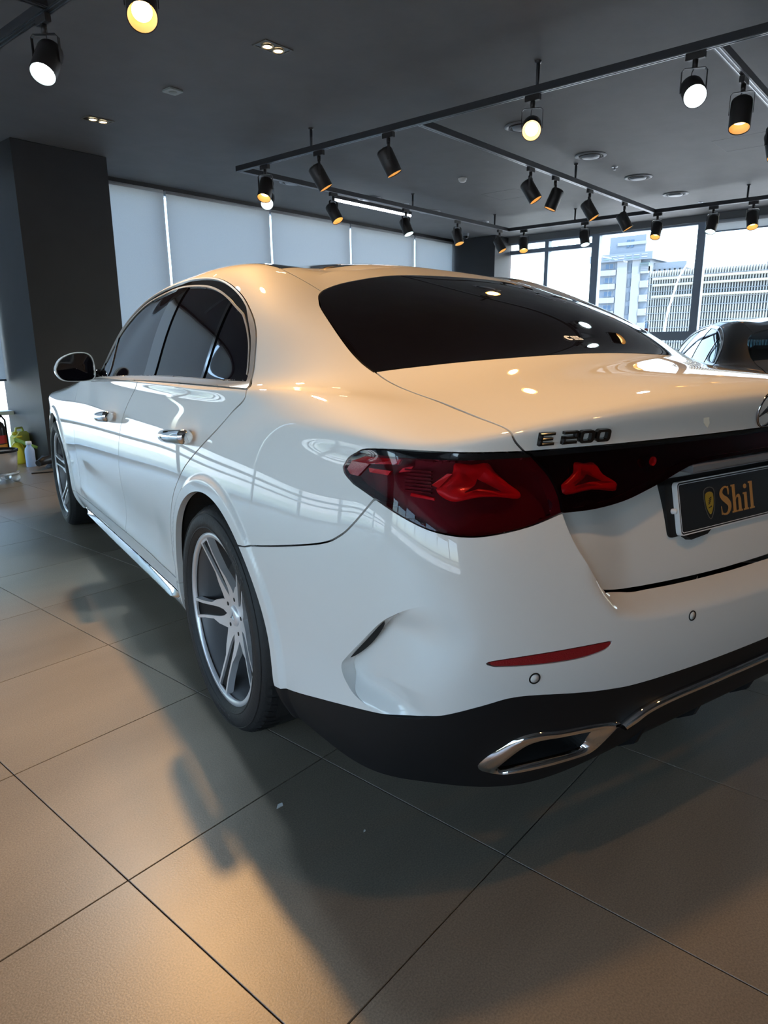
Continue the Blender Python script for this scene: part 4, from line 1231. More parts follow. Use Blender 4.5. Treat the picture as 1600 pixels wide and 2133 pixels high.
panel('window_frame', _fr, M_BLACKG, CAR, flange=.006, shift=lambda V, N: V-N*.001)
for a in _pil: panel('window_pillar', a, M_BLACKG, CAR, flange=.006)
for nm, a in zip(('quarter_window', 'rear_door_window', 'front_door_window', 'corner_window'), _panes):
    panel(nm, a, M_TINT, CAR, flange=.006, shift=lambda V, N: V-N*.004)

# ---- tail lamps
def star_mesh(name, pts, nrm, parent, sx=1, d0=.024, d1=.010, k=.42):
    P = np.array(pts, float); c = np.mean(P, 0); n = np.array(nrm, float); n /= np.linalg.norm(n)
    Pc = crom(P, 3, True); m = len(Pc); c = Pc.mean(0)
    ring = [Pc-n*d0, Pc*.80+c*.20-n*d1, Pc*k+c*(1-k)-n*(d0+.002), np.tile(c-n*(d0+.004), (1, 1))]
    V = np.concatenate(ring)*[sx, 1, 1]
    F = [(r*m+i, r*m+(i+1) % m, (r+1)*m+(i+1) % m, (r+1)*m+i) for r in range(2) for i in range(m)]
    F += [(2*m+i, 2*m+(i+1) % m, 3*m) for i in range(m)]
    if sx < 0: F = [f[::-1] for f in F]
    o = mesh_obj(name, V, F, M_REDL, parent, smooth=True); o['label'] = 'red three-pointed light element'
    core = np.array(STAR_CORE[0 if len(pts) > 12 else 1]); slab('element_core', core, nrm, d1-.001, .004, M_LAMPIN, parent, sx)
    return o
STAR1 = [(-.789,-.954,.937),(-.762,-.969,.934),(-.735,-.981,.936),(-.724,-.99,.919),(-.704,-1.004,.898),(-.685,-1.015,.881),(-.691,-1.017,.87),(-.731,-1.004,.876),(-.767,-.991,.877),(-.803,-.975,.871),(-.82,-.959,.878),(-.826,-.946,.892),(-.811,-.952,.907),(-.796,-.956,.922)]
STAR_CORE = ([(-.761,-.979,.911),(-.723,-1.002,.888),(-.763,-.985,.895),(-.787,-.976,.889),(-.767,-.981,.901)], [(-.528,-1.032,.905),(-.496,-1.041,.890),(-.528,-1.037,.891),(-.561,-1.034,.887),(-.535,-1.033,.900)])
STAR2 = [(-.544,-1.023,.929),(-.52,-1.026,.926),(-.497,-1.03,.925),(-.482,-1.037,.904),(-.45,-1.048,.884),(-.451,-1.052,.874),(-.462,-1.053,.868),(-.514,-1.044,.876),(-.578,-1.037,.872),(-.584,-1.03,.888),(-.578,-1.029,.894),(-.551,-1.027,.91)]
def slab(name, pts, nrm, depth, thick, material, parent, sx=1):
    P = np.array(pts, float); n = np.array(nrm, float); n /= np.linalg.norm(n); m = len(P)
    V = np.concatenate([P-n*depth, P-n*(depth+thick)])*[sx, 1, 1]
    F = [tuple(range(m)), tuple(range(m, 2*m))[::-1]]+[(i, m+i, m+(i+1) % m, (i+1) % m) for i in range(m)]
    if sx < 0: F = [f[::-1] for f in F]
    return mesh_obj(name, V, F, material, parent)
def build_lamps():
    T = PARTS['lamp']
    cap = crom([(-.892,-.69,.9395),(-.879,-.772,.9415),(-.833,-.907,.947),(-.776,-.96,.946),(-.66,-1.0,.946),(-.5,-1.1,.946)], 4).tolist()
    capT, lens = region(T, DIAG, d3(cap+[(-.5,-1.1,1.2),(-.892,-.69,1.2)]), lambda V: V[:, 1] < -.5, gap=0)
    Vc, Tc = weld(*compact(lens)); N = vnormals(Vc, Tc)
    Vh, Th = add_flange(Vc-N*.034, Tc, -.0)
    E_ = [(-1), (1)]
    for sx in (1, -1):
        # housing: the lens shape set back, with side walls
        Vw, Tw = add_flange(Vc-N*.002, Tc, .032); walls = Tw[len(Tc):]
        VV = np.concatenate([Vc-N*.034, Vw]); TT = np.concatenate([Tc, walls+len(Vc)])
        if sx < 0: VV = VV*[-1, 1, 1]; TT = TT[:, ::-1]
        h = tri_obj('tail_lamp', VV, TT, M_LAMPIN, CAR)
        h['label'] = 'dark red tail lamp'
        L = Vc*[sx, 1, 1]
        tri_obj('lens', L, Tc if sx > 0 else Tc[:, ::-1], M_LENS, h)
        Vk, Tk = weld(*compact(capT)); Vk, Tk = add_flange(Vk, Tk, .02)
        tri_obj('lamp_cap', Vk*[sx, 1, 1], Tk if sx > 0 else Tk[:, ::-1], M_BLACKG, h)
        star_mesh('light_element', STAR1, (-.45, -.88, 0), h, sx)
        for nm, pts, nr in (('light_bar', [(-.88,-.781,.917),(-.869,-.843,.919),(-.872,-.836,.910),(-.88,-.784,.909)], (-.97,-.2,.1)),
                            ('light_bar', [(-.863,-.863,.918),(-.858,-.87,.927),(-.849,-.89,.932),(-.853,-.886,.923)], (-.9,-.4,.1)),
                            ('light_bar', [(-.834,-.933,.901),(-.81,-.947,.921),(-.802,-.953,.921),(-.826,-.943,.896)], (-.7,-.7,.0)),
                            ('light_bar', [(-.862,-.903,.879),(-.838,-.945,.875),(-.838,-.943,.879),(-.860,-.903,.884)], (-.8,-.6,.0)),
                            ('side_reflector', [(-.88,-.768,.938),(-.858,-.86,.942),(-.861,-.856,.932),(-.879,-.782,.925),(-.886,-.75,.897),(-.888,-.724,.897),(-.889,-.712,.906),(-.886,-.727,.924)], (-.97,-.2,.1))):
            slab(nm, pts, nr, .012, .006, M_REDL if nm == 'light_bar' else M_REFLECT, h, sx)
        # louvred chamber between the bars
        for k in range(7):
            z = .884+k*.0065
            slab('louvre', [(-.862,-.880,z),(-.838,-.930,z),(-.838,-.930,z+.0028),(-.862,-.880,z+.0028)], (-.85,-.5,0), .016, .006, M_LAMPIN, h, sx)
build_lamps()

# ---- light bar across the lid
def build_lightbar():
    T = PARTS['lid_panel_light']
    V0 = Skin.V
    f = np.full(len(V0), 1.0); u = np.unique(T); f[u] = .9465-V0[u][:, 2]
    top, low = cut(T, f)
    inner = low
    Vc, Tc = weld(*compact(low)); Vc, Tc = mirror_join(Vc, Tc); N = vnormals(Vc, Tc)
    Vw, Tw = add_flange(Vc-N*.001, Tc, .034, (0, 1, 0)); walls = Tw[len(Tc):]
    h = tri_obj('lid_light_bar', np.concatenate([Vc+[0, .030, 0], Vw]), np.concatenate([Tc, walls+len(Vc)]), M_BLACKG, CAR)
    h['label'] = 'gloss black light bar across the boot lid'
    tri_obj('lens', Vc, Tc, M_LENSK, h)
    Vk, Tk = weld(*compact(top)); Vk, Tk = mirror_join(Vk, Tk); Vk, Tk = add_flange(Vk+[0, -.002, 0], Tk, .02)
    tri_obj('bar_cap', Vk, Tk, M_BLACKG, h)
    for sx in (1, -1):
        star_mesh('light_element', STAR2, (-.12, -.96, .2), h, sx, d0=.022, d1=.010)
        b = MB(); b.lathe([(0, 0), (.006, .002), (.0095, 0), (.0095, -.004)], 12, 'y', (-.342*sx, -1.030, .912)); b.build('red_marker', M_REDL, h)
    return h
LIGHTBAR = build_lightbar()
# ---------------------------------------------------------------- sedan: badges, plate, sensors, mirrors, handles
def frame_at(P, n, up=(0, 0, 1)):
    n = Vector(n).normalized(); x = Vector(up).cross(n).normalized(); y = n.cross(x)
    return Matrix(((x.x, y.x, n.x, P[0]), (x.y, y.y, n.y, P[1]), (x.z, y.z, n.z, P[2]), (0, 0, 0, 1)))

def ring_prism(outer, inner, z0, z1):
    b = MB(); n = len(outer)
    V = [(*p, z0) for p in outer]+[(*p, z1) for p in outer]+[(*p, z1) for p in inner]+[(*p, z0) for p in inner]
    F = [(k*n+i, k*n+(i+1) % n, ((k+1) % 4)*n+(i+1) % n, ((k+1) % 4)*n+i) for k in range(4) for i in range(n)]
    return b._add(V, F)

def round_rect(w, h, r, n=5):
    pts = []
    for cx, cy, a0 in ((w/2-r, h/2-r, 0), (-w/2+r, h/2-r, 90), (-w/2+r, -h/2+r, 180), (w/2-r, -h/2+r, 270)):
        for k in range(n+1):
            a = math.radians(a0+90*k/n); pts.append((cx+r*math.cos(a), cy+r*math.sin(a)))
    return pts

def badges():
    H = .0245; Wd = .034
    def place(b, x, name):
        y = np.interp(x, [-.66, -.61, -.55, -.49], [-1.0035, -1.0135, -1.0245, -1.034])
        n = (-.14, -.97, -.20)
        b.xf(frame_at((x, y-.004, .979), n)); o = b.build(name, M_BLACKG, LID); return o
    # E
    b = MB()
    for x0, x1, y0, y1 in ((-Wd/2, -Wd/2+.0075, -H/2, H/2), (-Wd/2, Wd/2, H/2-.0052, H/2), (-Wd/2, Wd/2-.004, -.0026, .0026), (-Wd/2, Wd/2, -H/2, -H/2+.0052)):
        b.box(x0, x1, y0, y1, -.004, .005, .0012)
    place(b, -.632, 'badge_letter')
    # 2
    b = MB()
    for x0, x1, y0, y1 in ((-Wd/2+.001, Wd/2, H/2-.0052, H/2), (Wd/2-.0072, Wd/2, -.0026, H/2), (-Wd/2, Wd/2, -.0026, .0026), (-Wd/2, -Wd/2+.0072, -H/2, .0026), (-Wd/2, Wd/2, -H/2, -H/2+.0052)):
        b.box(x0, x1, y0, y1, -.004, .005, .0012)
    place(b, -.582, 'badge_digit')
    for x in (-.545, -.507):
        b = ring_prism(round_rect(Wd, H, .007), round_rect(Wd-.0145, H-.0105, .003), -.004, .005)
        place(b, x, 'badge_digit')
    # star emblem
    M = frame_at((0, -1.066, 1.000), (0, -.955, -.16))
    R = .0405
    n = 64
    b = MB(); V = []; F = []
    for i in range(n):
        a = 2*math.pi*i/n
        for k in range(8):
            q = 2*math.pi*k/8; rr = R-.003+.0030*math.cos(q)
            V.append((rr*math.cos(a), rr*math.sin(a), .004+.0035*math.sin(q)))
    F = [(i*8+k, ((i+1) % n)*8+k, ((i+1) % n)*8+(k+1) % 8, i*8+(k+1) % 8) for i in range(n) for k in range(8)]
    b._add(V, F, True); b.xf(M)
    M_STEEL = mat('dark_chrome', (.42, .42, .43), rough=.10, metal=1)
    e = b.build('star_emblem', M_STEEL, CAR); e['label'] = 'chrome three-pointed star in a ring'
    b = MB(); pts = []
    for k in range(3):
        a = math.radians(90+120*k); pts.append((a, R-.003)); pts.append((a+math.radians(60), .0075))
    V = [(0, 0, .010)]+[(r*math.cos(a), r*math.sin(a), .003) for a, r in pts]
    F = [(0, 1+i, 1+(i+1) % 6) for i in range(6)]+[tuple(range(6, 0, -1))]
    b._add(V, F); b.xf(M); b.build('emblem_star', M_STEEL, e)
    # flake of tape residue beside the badge
    mark = [(-.012, .004), (-.006, .016), (.004, .018), (.008, .012), (.005, .007), (.007, .0), (.012, -.008), (.009, -.018), (.002, -.014), (-.008, -.006)]
    b = MB(); b.prism(mark, 0, .0006); b.xf(frame_at((-.214, -1.0605, .9905), (-.05, -.975, -.16)))
    b.build('film_flake', mat('film_flake', (.80, .80, .72), rough=.6), LID)
badges()

def window_sticker():
    M_ST = mat('sticker_white', (.75, .77, .78), rough=.5)
    Mx = frame_at((.022, -.4735, 1.1605), (.006, -.452, .892), up=(0, .892, .452))
    b = MB()
    pts = crom([(-.012, .016), (-.030, .018), (-.042, .006), (-.040, -.010), (-.028, -.017), (-.014, -.014), (-.016, -.006), (-.026, -.007), (-.031, .0), (-.027, .008), (-.014, .009)], 3, True).tolist()
    b.prism([(x*.8, y*.8) for x, y in pts], .0004, .0009)
    for x0, x1, y0, y1 in ((-.006, .004, .004, .015), (.007, .018, .004, .015), (.021, .034, .004, .015), (-.006, .040, -.003, .001), (-.002, .016, -.014, -.006), (.020, .042, -.014, -.006)):
        b.prism([(x0*.8, y0*.8), (x1*.8, y0*.8), (x1*.8, y1*.8), (x0*.8, y1*.8)], .0004, .0009)
    b.xf(Mx); o = b.build('window_sticker', M_ST, RW); o['label'] = 'small white sticker on the rear window'; o['kind'] = 'stuff'
window_sticker()

def serif_shil():
    """heavy serif letters as outlines in units of cap height"""
    def rect(x0, x1, y0, y1): return [(x0, y0), (x1, y0), (x1, y1), (x0, y1)]
    out = []
    # S as a thick stroke with varying weight
    cl = crom([(.47,.74),(.45,.90),(.30,.975),(.14,.90),(.08,.76),(.16,.62),(.32,.50),(.45,.36),(.47,.22),(.38,.07),(.24,.02),(.10,.07),(.05,.27)], 6)
    w = np.interp(np.linspace(0, 1, len(cl)), [0,.08,.2,.35,.5,.65,.82,.93,1], [.015,.03,.035,.085,.115,.085,.035,.03,.015])
    t = np.gradient(cl, axis=0); t /= np.linalg.norm(t, axis=1, keepdims=True); nn = np.stack([-t[:, 1], t[:, 0]], 1)
    out.append(('strip', cl+nn*w[:, None], cl-nn*w[:, None]))
    out.append(('poly', [(.055,.02),(.09,.02),(.11,.10),(.07,.32),(.045,.32)])); out.append(('poly', [(.43,.68),(.47,.68),(.475,.98),(.445,.98),(.41,.90)]))
    x = .60   # h
    for r in (rect(x+.06, x+.20, .06, 1.0), rect(x, x+.26, 0, .06), rect(x, x+.12, .94, 1.0), rect(x+.34, x+.48, .06, .46), rect(x+.28, x+.54, 0, .06)): out.append(('poly', r))
    a = crom([(x+.18,.46),(x+.24,.585),(x+.33,.63),(x+.42,.60),(x+.48,.44)], 5); b_ = crom([(x+.18,.38),(x+.24,.50),(x+.29,.53),(x+.335,.50),(x+.34,.40)], 5)
    out.append(('strip', a, b_))
    x = 1.20  # i
    for r in (rect(x+.06, x+.20, .06, .64), rect(x, x+.26, 0, .06), rect(x, x+.12, .58, .64)): out.append(('poly', r))
    out.append(('poly', [(x+.13+.085*math.cos(q), .86+.085*math.sin(q)) for q in np.linspace(0, 2*math.pi, 16, endpoint=False)]))
    x = 1.52  # l
    for r in (rect(x+.06, x+.20, .06, 1.0), rect(x, x+.26, 0, .06), rect(x, x+.12, .94, 1.0)): out.append(('poly', r))
    return out

def number_plate():
    top = Vector((0, -1.036, .857)); bot = Vector((0, -1.059, .747))
    upv = (top-bot).normalized(); n = Vector((1, 0, 0)).cross(upv)
    M = Matrix(((1, upv.x*0, n.x, 0), (0, upv.y, n.y, (top.y+bot.y)/2), (0, upv.z, n.z, .802), (0, 0, 0, 1)))
    M_PLATE = mat('plate_black', (.012, .013, .016), rough=.35, coat=.4, coat_rough=.1)
    M_EDGE = mat('plate_edge_white', (.72, .73, .76), rough=.4)
    M_GOLD = mat('plate_gold_print', (.40, .20, .055), rough=.45)
    M_GOLD2 = mat('crest_gold', (.55, .38, .05), rough=.35, metal=.5)
    b = MB(); b.prism(round_rect(.52, .112, .008), -.010, 0); b.xf(M); p = b.build('number_plate', M_PLATE, CAR); p['label'] = 'black show plate with gold lettering'
    b = ring_prism(round_rect(.524, .116, .010), round_rect(.5195, .1115, .0078), -.011, .0006); b.xf(M); b.build('plate_rim', M_EDGE, p)
    b = ring_prism(round_rect(.513, .105, .007), round_rect(.5105, .1025, .006), .0, .0005); b.xf(M); b.build('plate_line', M_EDGE, p)
    b = MB(); h = .064
    for kind, *g in serif_shil():
        if kind == 'poly': b.prism([(-.112+x*h*1.2, -.034+y*h) for x, y in g[0]], .0002, .0008)
        else:
            A, B_ = g; n_ = len(A)
            V = [(-.112+x*h*1.2, -.034+y*h, .0008) for x, y in A]+[(-.112+x*h*1.2, -.034+y*h, .0008) for x, y in B_]
            b._add(V, [(i, i+1, n_+i+1, n_+i) for i in range(n_-1)])
    b.xf(M); b.build('plate_lettering', M_GOLD, p, recalc=False)
    # crest
    sh = lambda s, dx=0: [(-.150+dx+s*x, .0+s*y) for x, y in crom([(-.016,.024),(0,.030),(.016,.024),(.0165,.0),(.011,-.018),(0,-.031),(-.011,-.018),(-.0165,.0)], 4, True).tolist()]
    b = ring_prism(sh(1.18), sh(1.12), .0001, .0009); b.xf(M); b.build('crest_outline', mat('crest_dark', (.10, .09, .08), rough=.5), p)
    b = MB(); b.prism(sh(.82), .0001, .0010); b.xf(M); b.build('crest_shield', M_GOLD2, p)
    b = MB()
    for y0, x0, x1 in ((.008, -.002, .007), (.004, -.004, .006), (.000, -.005, .004), (-.004, -.006, .001), (-.012, -.006, .006)):
        b.prism([(-.150+x0, y0), (-.150+x1, y0+.003), (-.150+x1-.001, y0+.0052), (-.150+x0, y0+.002)], .0010, .0014)
    b.xf(M); b.build('crest_mark', mat('crest_ink', (.02, .02, .015), rough=.6), p)
    b = MB(); b.prism(round_rect(.575, .125, .012), -.040, -.012); b.xf(M); b.V = [(x, y, z+.004) for x, y, z in b.V]; br = b.build('plate_holder', M_BLACKP, p)
    for x in (-.20, .20):
        b = MB(); b.prism([(x-.045, -.060), (x-.03, -.070), (x+.03, -.066), (x+.045, -.058)], -.03, .002); b.xf(M); b.build('plate_clip', M_BLACKP, p)
    for x in (-.268,):
        b = MB(); b.lathe([(0, .006), (.006, .003), (.006, -.012)], 10, 'z', (x, -.003, -.006)); b.xf(M); b.build('plate_screw', M_EDGE, p)
    # handle recess above the plate
    b = MB(); b.box(-.24, .24, -1.058, -1.02, .878, .897, .004); b.build('lid_handle', mat('lid_handle_grey', (.16, .17, .19), rough=.3), LID)
number_plate()

def sensors():
    for sx in (1, -1):
        for P, n, r in (((-.891,-.733,.585), (-1,-.05,-.07), .0095), ((-.696,-1.074,.546), (-.30,-.95,-.09), .0105), ((-.307,-1.131,.600), (-.06,-1,.06), .0100)):
            b = MB()
            b.lathe([(r-.0016, .0), (r-.0012, .0012), (r+.0008, .0012), (r+.0012, 0)], 28)
            b.xf(frame_at((P[0]*sx+n[0]*sx*.0004, P[1]+n[1]*.0004, P[2]), (n[0]*sx, n[1], n[2])))
            o = b.build('parking_sensor', M_BLACKP, CAR); o['label'] = 'round parking sensor ring'
            b = MB(); b.lathe([(0, .0009), (r-.002, .0009), (r-.002, 0)], 28)
            b.xf(frame_at((P[0]*sx+n[0]*sx*.0003, P[1]+n[1]*.0003, P[2]), (n[0]*sx, n[1], n[2]))); b.build('sensor_face', M_PAINT, o)
sensors()

def mirrors():
    loop = crom([(-1.055,1.045),(-1.030,1.090),(-.975,1.117),(-.915,1.120),(-.885,1.098),(-.876,1.048),(-.880,1.002),(-.905,.986),(-.965,.983),(-1.022,.988),(-1.048,1.012)], 4, True)
    c = loop.mean(0)
    for sx in (1, -1):
        def shell(rows):
            V = []; n = len(loop)
            for y, s in rows:
                for p in loop:
                    q = c+(p-c)*s; V.append((q[0]*sx, y, q[1]))
            F = [(r*n+i, r*n+(i+1) % n, (r+1)*n+(i+1) % n, (r+1)*n+i) for r in range(len(rows)-1) for i in range(n)]
            if sx > 0: F = [f[::-1] for f in F]
            return V, F, n
        V, F, n = shell([(1.752, .93), (1.742, .97), (1.748, 1.0), (1.79, 1.01), (1.85, .93), (1.90, .70), (1.925, .40), (1.932, .05)])
        m = mesh_obj('door_mirror', V, F, M_PAINT, CAR, smooth=True)
        V, F, n = shell([(1.755, .935), (1.756, .88), (1.757, .02)])
        mesh_obj('mirror_glass', V, F, M_TINT, m, smooth=True)  # near-black colour stands in for the dark room the mirror reflects
        V, F, n = shell([(1.750, .97), (1.7495, .94), (1.757, .90), (1.757, .86)])
        mesh_obj('mirror_bezel', V, F, M_BLACKG, m, smooth=True)
        b = MB(); b.tube([(-.825*sx, 1.80, 1.012), (-.86*sx, 1.79, 1.015), (-.905*sx, 1.80, 1.012)], [.030, .024, .020], 12); b.build('mirror_foot', M_BLACKG, m)
mirrors()

def handles():
    for sx in (1, -1):
        for y0, y1, z in ((.135, .445, .884), (1.225, 1.535, .856)):
            # bow-shaped grip: thick rear block, tapering forwards
            prof = [(y1, .10, .010), (y1-.012, .50, .020), (y1-.05, .85, .034), (y1-.13, 1.0, .041), (y0+.10, 1.0, .043), (y0+.02, 1.0, .042), (y0+.004, .9, .040), (y0, .5, .030)]
            V = []; m = 12
            for k, (y, s, t) in enumerate(prof):
                zz = z+(y0-y)*.09
                for j in range(m):
                    q = 2*math.pi*j/m
                    V.append((sx*(-.922-t*.55-.55*t*math.cos(q)), y, zz+.0235*s*math.sin(q)))
            F = [(r*m+i, r*m+(i+1) % m, (r+1)*m+(i+1) % m, (r+1)*m+i) for r in range(len(prof)-1) for i in range(m)]
            F += [tuple(range(m)), tuple(range((len(prof)-1)*m, len(prof)*m))[::-1]]
            b = MB(); b._add(V, F, True); o = b.build('door_handle', M_CHROME, CAR); o['label'] = 'chrome bow door handle'
            b = MB(); b.box(-.0012, .0012, -.0215, .0215, -.018, .018)
            b.xf(Matrix.Translation((sx*-.943, y0+.085, z-.007))); b.V = [(x+(.0 if True else 0), y, zz_) for x, y, zz_ in b.V]
            b.V = [(sx*-.922-sx*.041*(1 if v[1] > y0+.085 else 0)*0+v[0]-sx*-.943, v[1]*1.0, v[2]) for v in b.V]
            b.build('handle_seam', M_BLACKP, o)
handles()

def underbody():
    b = MB(); b.box(-.70, .70, -.78, 3.40, .21, .25, .02); b.build('underbody', M_WELL, CAR)
    for cy in (0.0, 2.961):
        for sx in (1, -1):
            V = []; F = []; n = 30
            a = np.radians(np.linspace(-22, 202, n))
            for t in a:
                V += [(-.915*sx, cy+.402*math.cos(t), .345+.402*math.sin(t)), (-.60*sx, cy+.402*math.cos(t), .345+.402*math.sin(t))]
            F = [(2*i, 2*i+1, 2*i+3, 2*i+2) for i in range(n-1)]
            V.append((-.60*sx, cy, .30)); F += [(2*i+1, len(V)-1, 2*i+3) for i in range(n-1)]
            mesh_obj('wheel_well', V, F, M_WELL, CAR)
underbody()

# ---------------------------------------------------------------- wheels
def make_wheel():
    """axis along -x (outer face towards -x), centre at the origin"""
    R = .347
    b = MB()    # barrel: lip, inner cone, back
    b.lathe([(.270,-.100),(.266,-.104),(.2625,-.098),(.252,-.088),(.240,-.055),(.232,.02),(.232,.10),(.262,.112)], 72, 'x')
    w = b.build('wheel', M_RIMDARK)
    b = MB(); b.lathe([(.2655,-.1045),(.2655,-.108),(.2515,-.1075),(.2505,-.096)], 72, 'x'); b.build('rim_lip', M_RIM, w)
    # tyre
    t = MB()
    t.lathe([(.262,-.098),(.268,-.110),(.280,-.119),(.298,-.1235),(.315,-.121),(.329,-.113),(.338,-.103),(.3435,-.090),(.346,-.070),(.347,-.0)
             ,(.346,.070),(.3435,.090),(.338,.103),(.315,.121),(.280,.119),(.262,.10)], 96, 'x')
    ty = t.build('tyre', M_RUBBER, w)
    # shoulder sipes
    s = MB()
    for i in range(72):
        a0 = 2*math.pi*i/72; a1 = a0+2*math.pi/72*.62
        V = []
        for a in (a0, a1):
            for r, x in ((.3365,-.1055),(.3455,-.090),(.3482,-.066),(.3490,-.034)):
                aa = a+(.02 if x > -.07 else 0); V.append((x, r*math.cos(aa), r*math.sin(aa)))
        s._add(V, [(0,1,5,4),(1,2,6,5),(2,3,7,6)])
    s.build('tread_block', M_RUBBER, w)['kind'] = 'stuff'
    s = MB()    # raised shoulder rings of the side wall
    s.lathe([(.2795,-.1185),(.281,-.1215),(.2835,-.1215),(.285,-.1200)], 72, 'x'); s.lathe([(.3225,-.1185),(.3245,-.1195),(.3265,-.1165)], 72, 'x')
    s.build('side_wall_rib', M_RUBBER, w)
    # side-wall writing: P ZERO and PIRELLI in block strokes
    M_TXT = mat('tyre_lettering', (.030, .030, .031), rough=.45)
    glyph = {'P': [((0,0),(0,1)),((0,1),(.6,1)),((.6,1),(.6,.5)),((.6,.5),(0,.5))], 'I': [((.3,0),(.3,1))], 'R': [((0,0),(0,1)),((0,1),(.6,1)),((.6,1),(.6,.5)),((.6,.5),(0,.5)),((.2,.5),(.65,0))],
             'E': [((0,0),(0,1)),((0,1),(.6,1)),((0,.5),(.5,.5)),((0,0),(.6,0))], 'L': [((0,0),(0,1)),((0,0),(.6,0))], 'Z': [((0,1),(.6,1)),((.6,1),(0,0)),((0,0),(.6,0))],
             'O': [((0,0),(0,1)),((0,1),(.6,1)),((.6,1),(.6,0)),((.6,0),(0,0))], ' ': []}
    def sidetext(txt, ang, flip, h=.021, adv=.020):
        b = MB()
        for i, ch in enumerate(txt):
            for (p, q) in glyph[ch]:
                pts = []
                for u in (p, q):
                    s_ = (i-len(txt)/2)*adv+u[0]*adv*.95
                    rr = .292+u[1]*h if not flip else .292+h-u[1]*h
                    a = ang+(s_/.30)*(1 if flip else -1)
                    pts.append((rr, a))
                (r0, a0), (r1, a1) = pts
                P0 = Vector((0, r0*math.cos(a0), r0*math.sin(a0))); P1 = Vector((0, r1*math.cos(a1), r1*math.sin(a1)))
                d = (P1-P0).normalized(); n_ = Vector((0, -d.z, d.y))*.0021; d = d*.0020
                xo = lambda v: np.interp(math.hypot(v.y, v.z), [.280,.298,.315,.329], [-.1196,-.1241,-.1216,-.1136])
                Q = [P0-d-n_, P1+d-n_, P1+d+n_, P0-d+n_]
                b._add([(xo(v)-.0006, v.y, v.z) for v in Q], [(0, 1, 2, 3)])
        b.build('side_wall_lettering', M_TXT, w, recalc=False)['kind'] = 'stuff'
    sidetext('P ZERO', math.radians(-92), True)
    sidetext('PIRELLI', math.radians(128), False)
    # five twin spokes with black pockets
    def dep(r): return float(np.interp(r, [0, .05, .09, .15, .20, .25], [-.060, -.062, -.068, -.082, -.094, -.105]))
    A72 = math.radians(36)
    half = []
    for r, ang in ((.034, A72), (.062, A72), (.078, A72)): half.append((r*math.cos(ang), r*math.sin(ang)))
    half += [(.092*math.cos(A72*.80), .092*math.sin(A72*.80)), (.116, .039), (.147, .0270), (.20, .0285), (.2515, .0345)]
    outline = half+[(x, -y) for x, y in half[::-1]]
    pocket = [(.070, .0075), (.105, .0150), (.147, .0170), (.20, .0190), (.244, .0245), (.244, -.0245), (.20, -.0190), (.147, -.0170), (.105, -.0150), (.070, -.0075)]
    for k in range(5):
        a = math.radians(-90+8+72*k)
        def W(x, y, dx=0):
            r = math.hypot(x, y); return (dep(r)+dx, x*math.cos(a)-y*math.sin(a), x*math.sin(a)+y*math.cos(a))
        # bars: strips between outline and pocket on both sides of the spoke
        b = MB()
        n = len(half)
        pin = [(x, np.interp(x, [p[0] for p in pocket[:5]], [p[1] for p in pocket[:5]]) if x > .070 else .0) for x, y in half]
        pin = [(half[0][0], 0), (half[1][0], 0), (half[2][0], 0), (.085, .0105), (.112, .0155), (.147, .0170), (.20, .0190), (.2515, .0245)]
        for sg in (1, -1):
            V = [W(x, sg*y) for x, y in half]+[W(x, sg*y) for x, y in pin]+[W(x, sg*y, .022) for x, y in half]+[W(x, sg*y, .022) for x, y in pin]
            F = [(i, i+1, n+i+1, n+i) for i in range(n-1)]+[(i, 2*n+i, 2*n+i+1, i+1) for i in range(n-1)]+[(n+i, n+i+1, 3*n+i+1, 3*n+i) for i in range(n-1)]
            b._add(V, F)
        V = [W(.243, .0245), W(.2515, .0250), W(.2515, -.0250), W(.243, -.0245)]; b._add(V, [(0, 1, 2, 3)])
        sp = b.build('spoke', M_RIM, w)
        b = MB(); V = [W(x, y, .008) for x, y in pocket]; b._add(V, [tuple(range(len(V)))]); b.build('spoke_pocket', M_BLACKP, w)
        b = MB(); aa = a+A72; b.lathe([(0, -.0005), (.0065, -.0005), (.0065, .004)], 14, 'x', (dep(.058)-.0005, .056*math.cos(aa), .056*math.sin(aa))); b.build('bolt_hole', M_WELL, w)
    b = MB(); b.lathe([(0,-.070),(.022,-.0695),(.031,-.066),(.034,-.058),(.034,-.040)], 36, 'x'); hub = b.build('hub_cap', M_RIM, w)
    b = MB(); V = [(-.0725, 0, 0)]
    for i in range(6):
        q = math.radians(90+60*i); r = .022 if i % 2 == 0 else .0045; V.append((-.0705, r*math.cos(q), r*math.sin(q)))
    b._add(V, [(0, 1+i, 1+(i+1) % 6) for i in range(6)]); b.build('hub_star', mat('hub_star_blue', (.25, .30, .36), rough=.2, metal=1), w)
    b = MB(); b.lathe([(.05,-.022),(.172,-.022),(.172,.012),(.05,.012)], 48, 'x', closed=True); b.build('brake_disc', M_DISC, w)
    b = MB(); b.lathe([(0,-.035),(.085,-.035),(.090,.0),(.09,.05)], 36, 'x'); b.build('hub_carrier', M_WELL, w)
    b = MB(); b.lathe([(0,.045),(.231,.045)], 36, 'x'); b.build('wheel_back', M_WELL, w)
    b = MB()
    for t0 in np.linspace(-.55, .55, 9)[:-1]:
        pass
    V = []; F = []; m = 10
    for i, q in enumerate(np.linspace(math.radians(150), math.radians(215), m)):
        for r, x in ((.115,-.045),(.185,-.045),(.188,.03),(.115,.03)): V.append((x, r*math.cos(q), r*math.sin(q)))
    F = [(4*i+j, 4*i+(j+1) % 4, 4*i+4+(j+1) % 4, 4*i+4+j) for i in range(m-1) for j in range(4)]+[(0,1,2,3), (4*m-4, 4*m-3, 4*m-2, 4*m-1)]
    b._add(V, F); b.build('brake_caliper', M_BLACKP, w)
    return w
WHEEL0 = make_wheel()
WX = .815
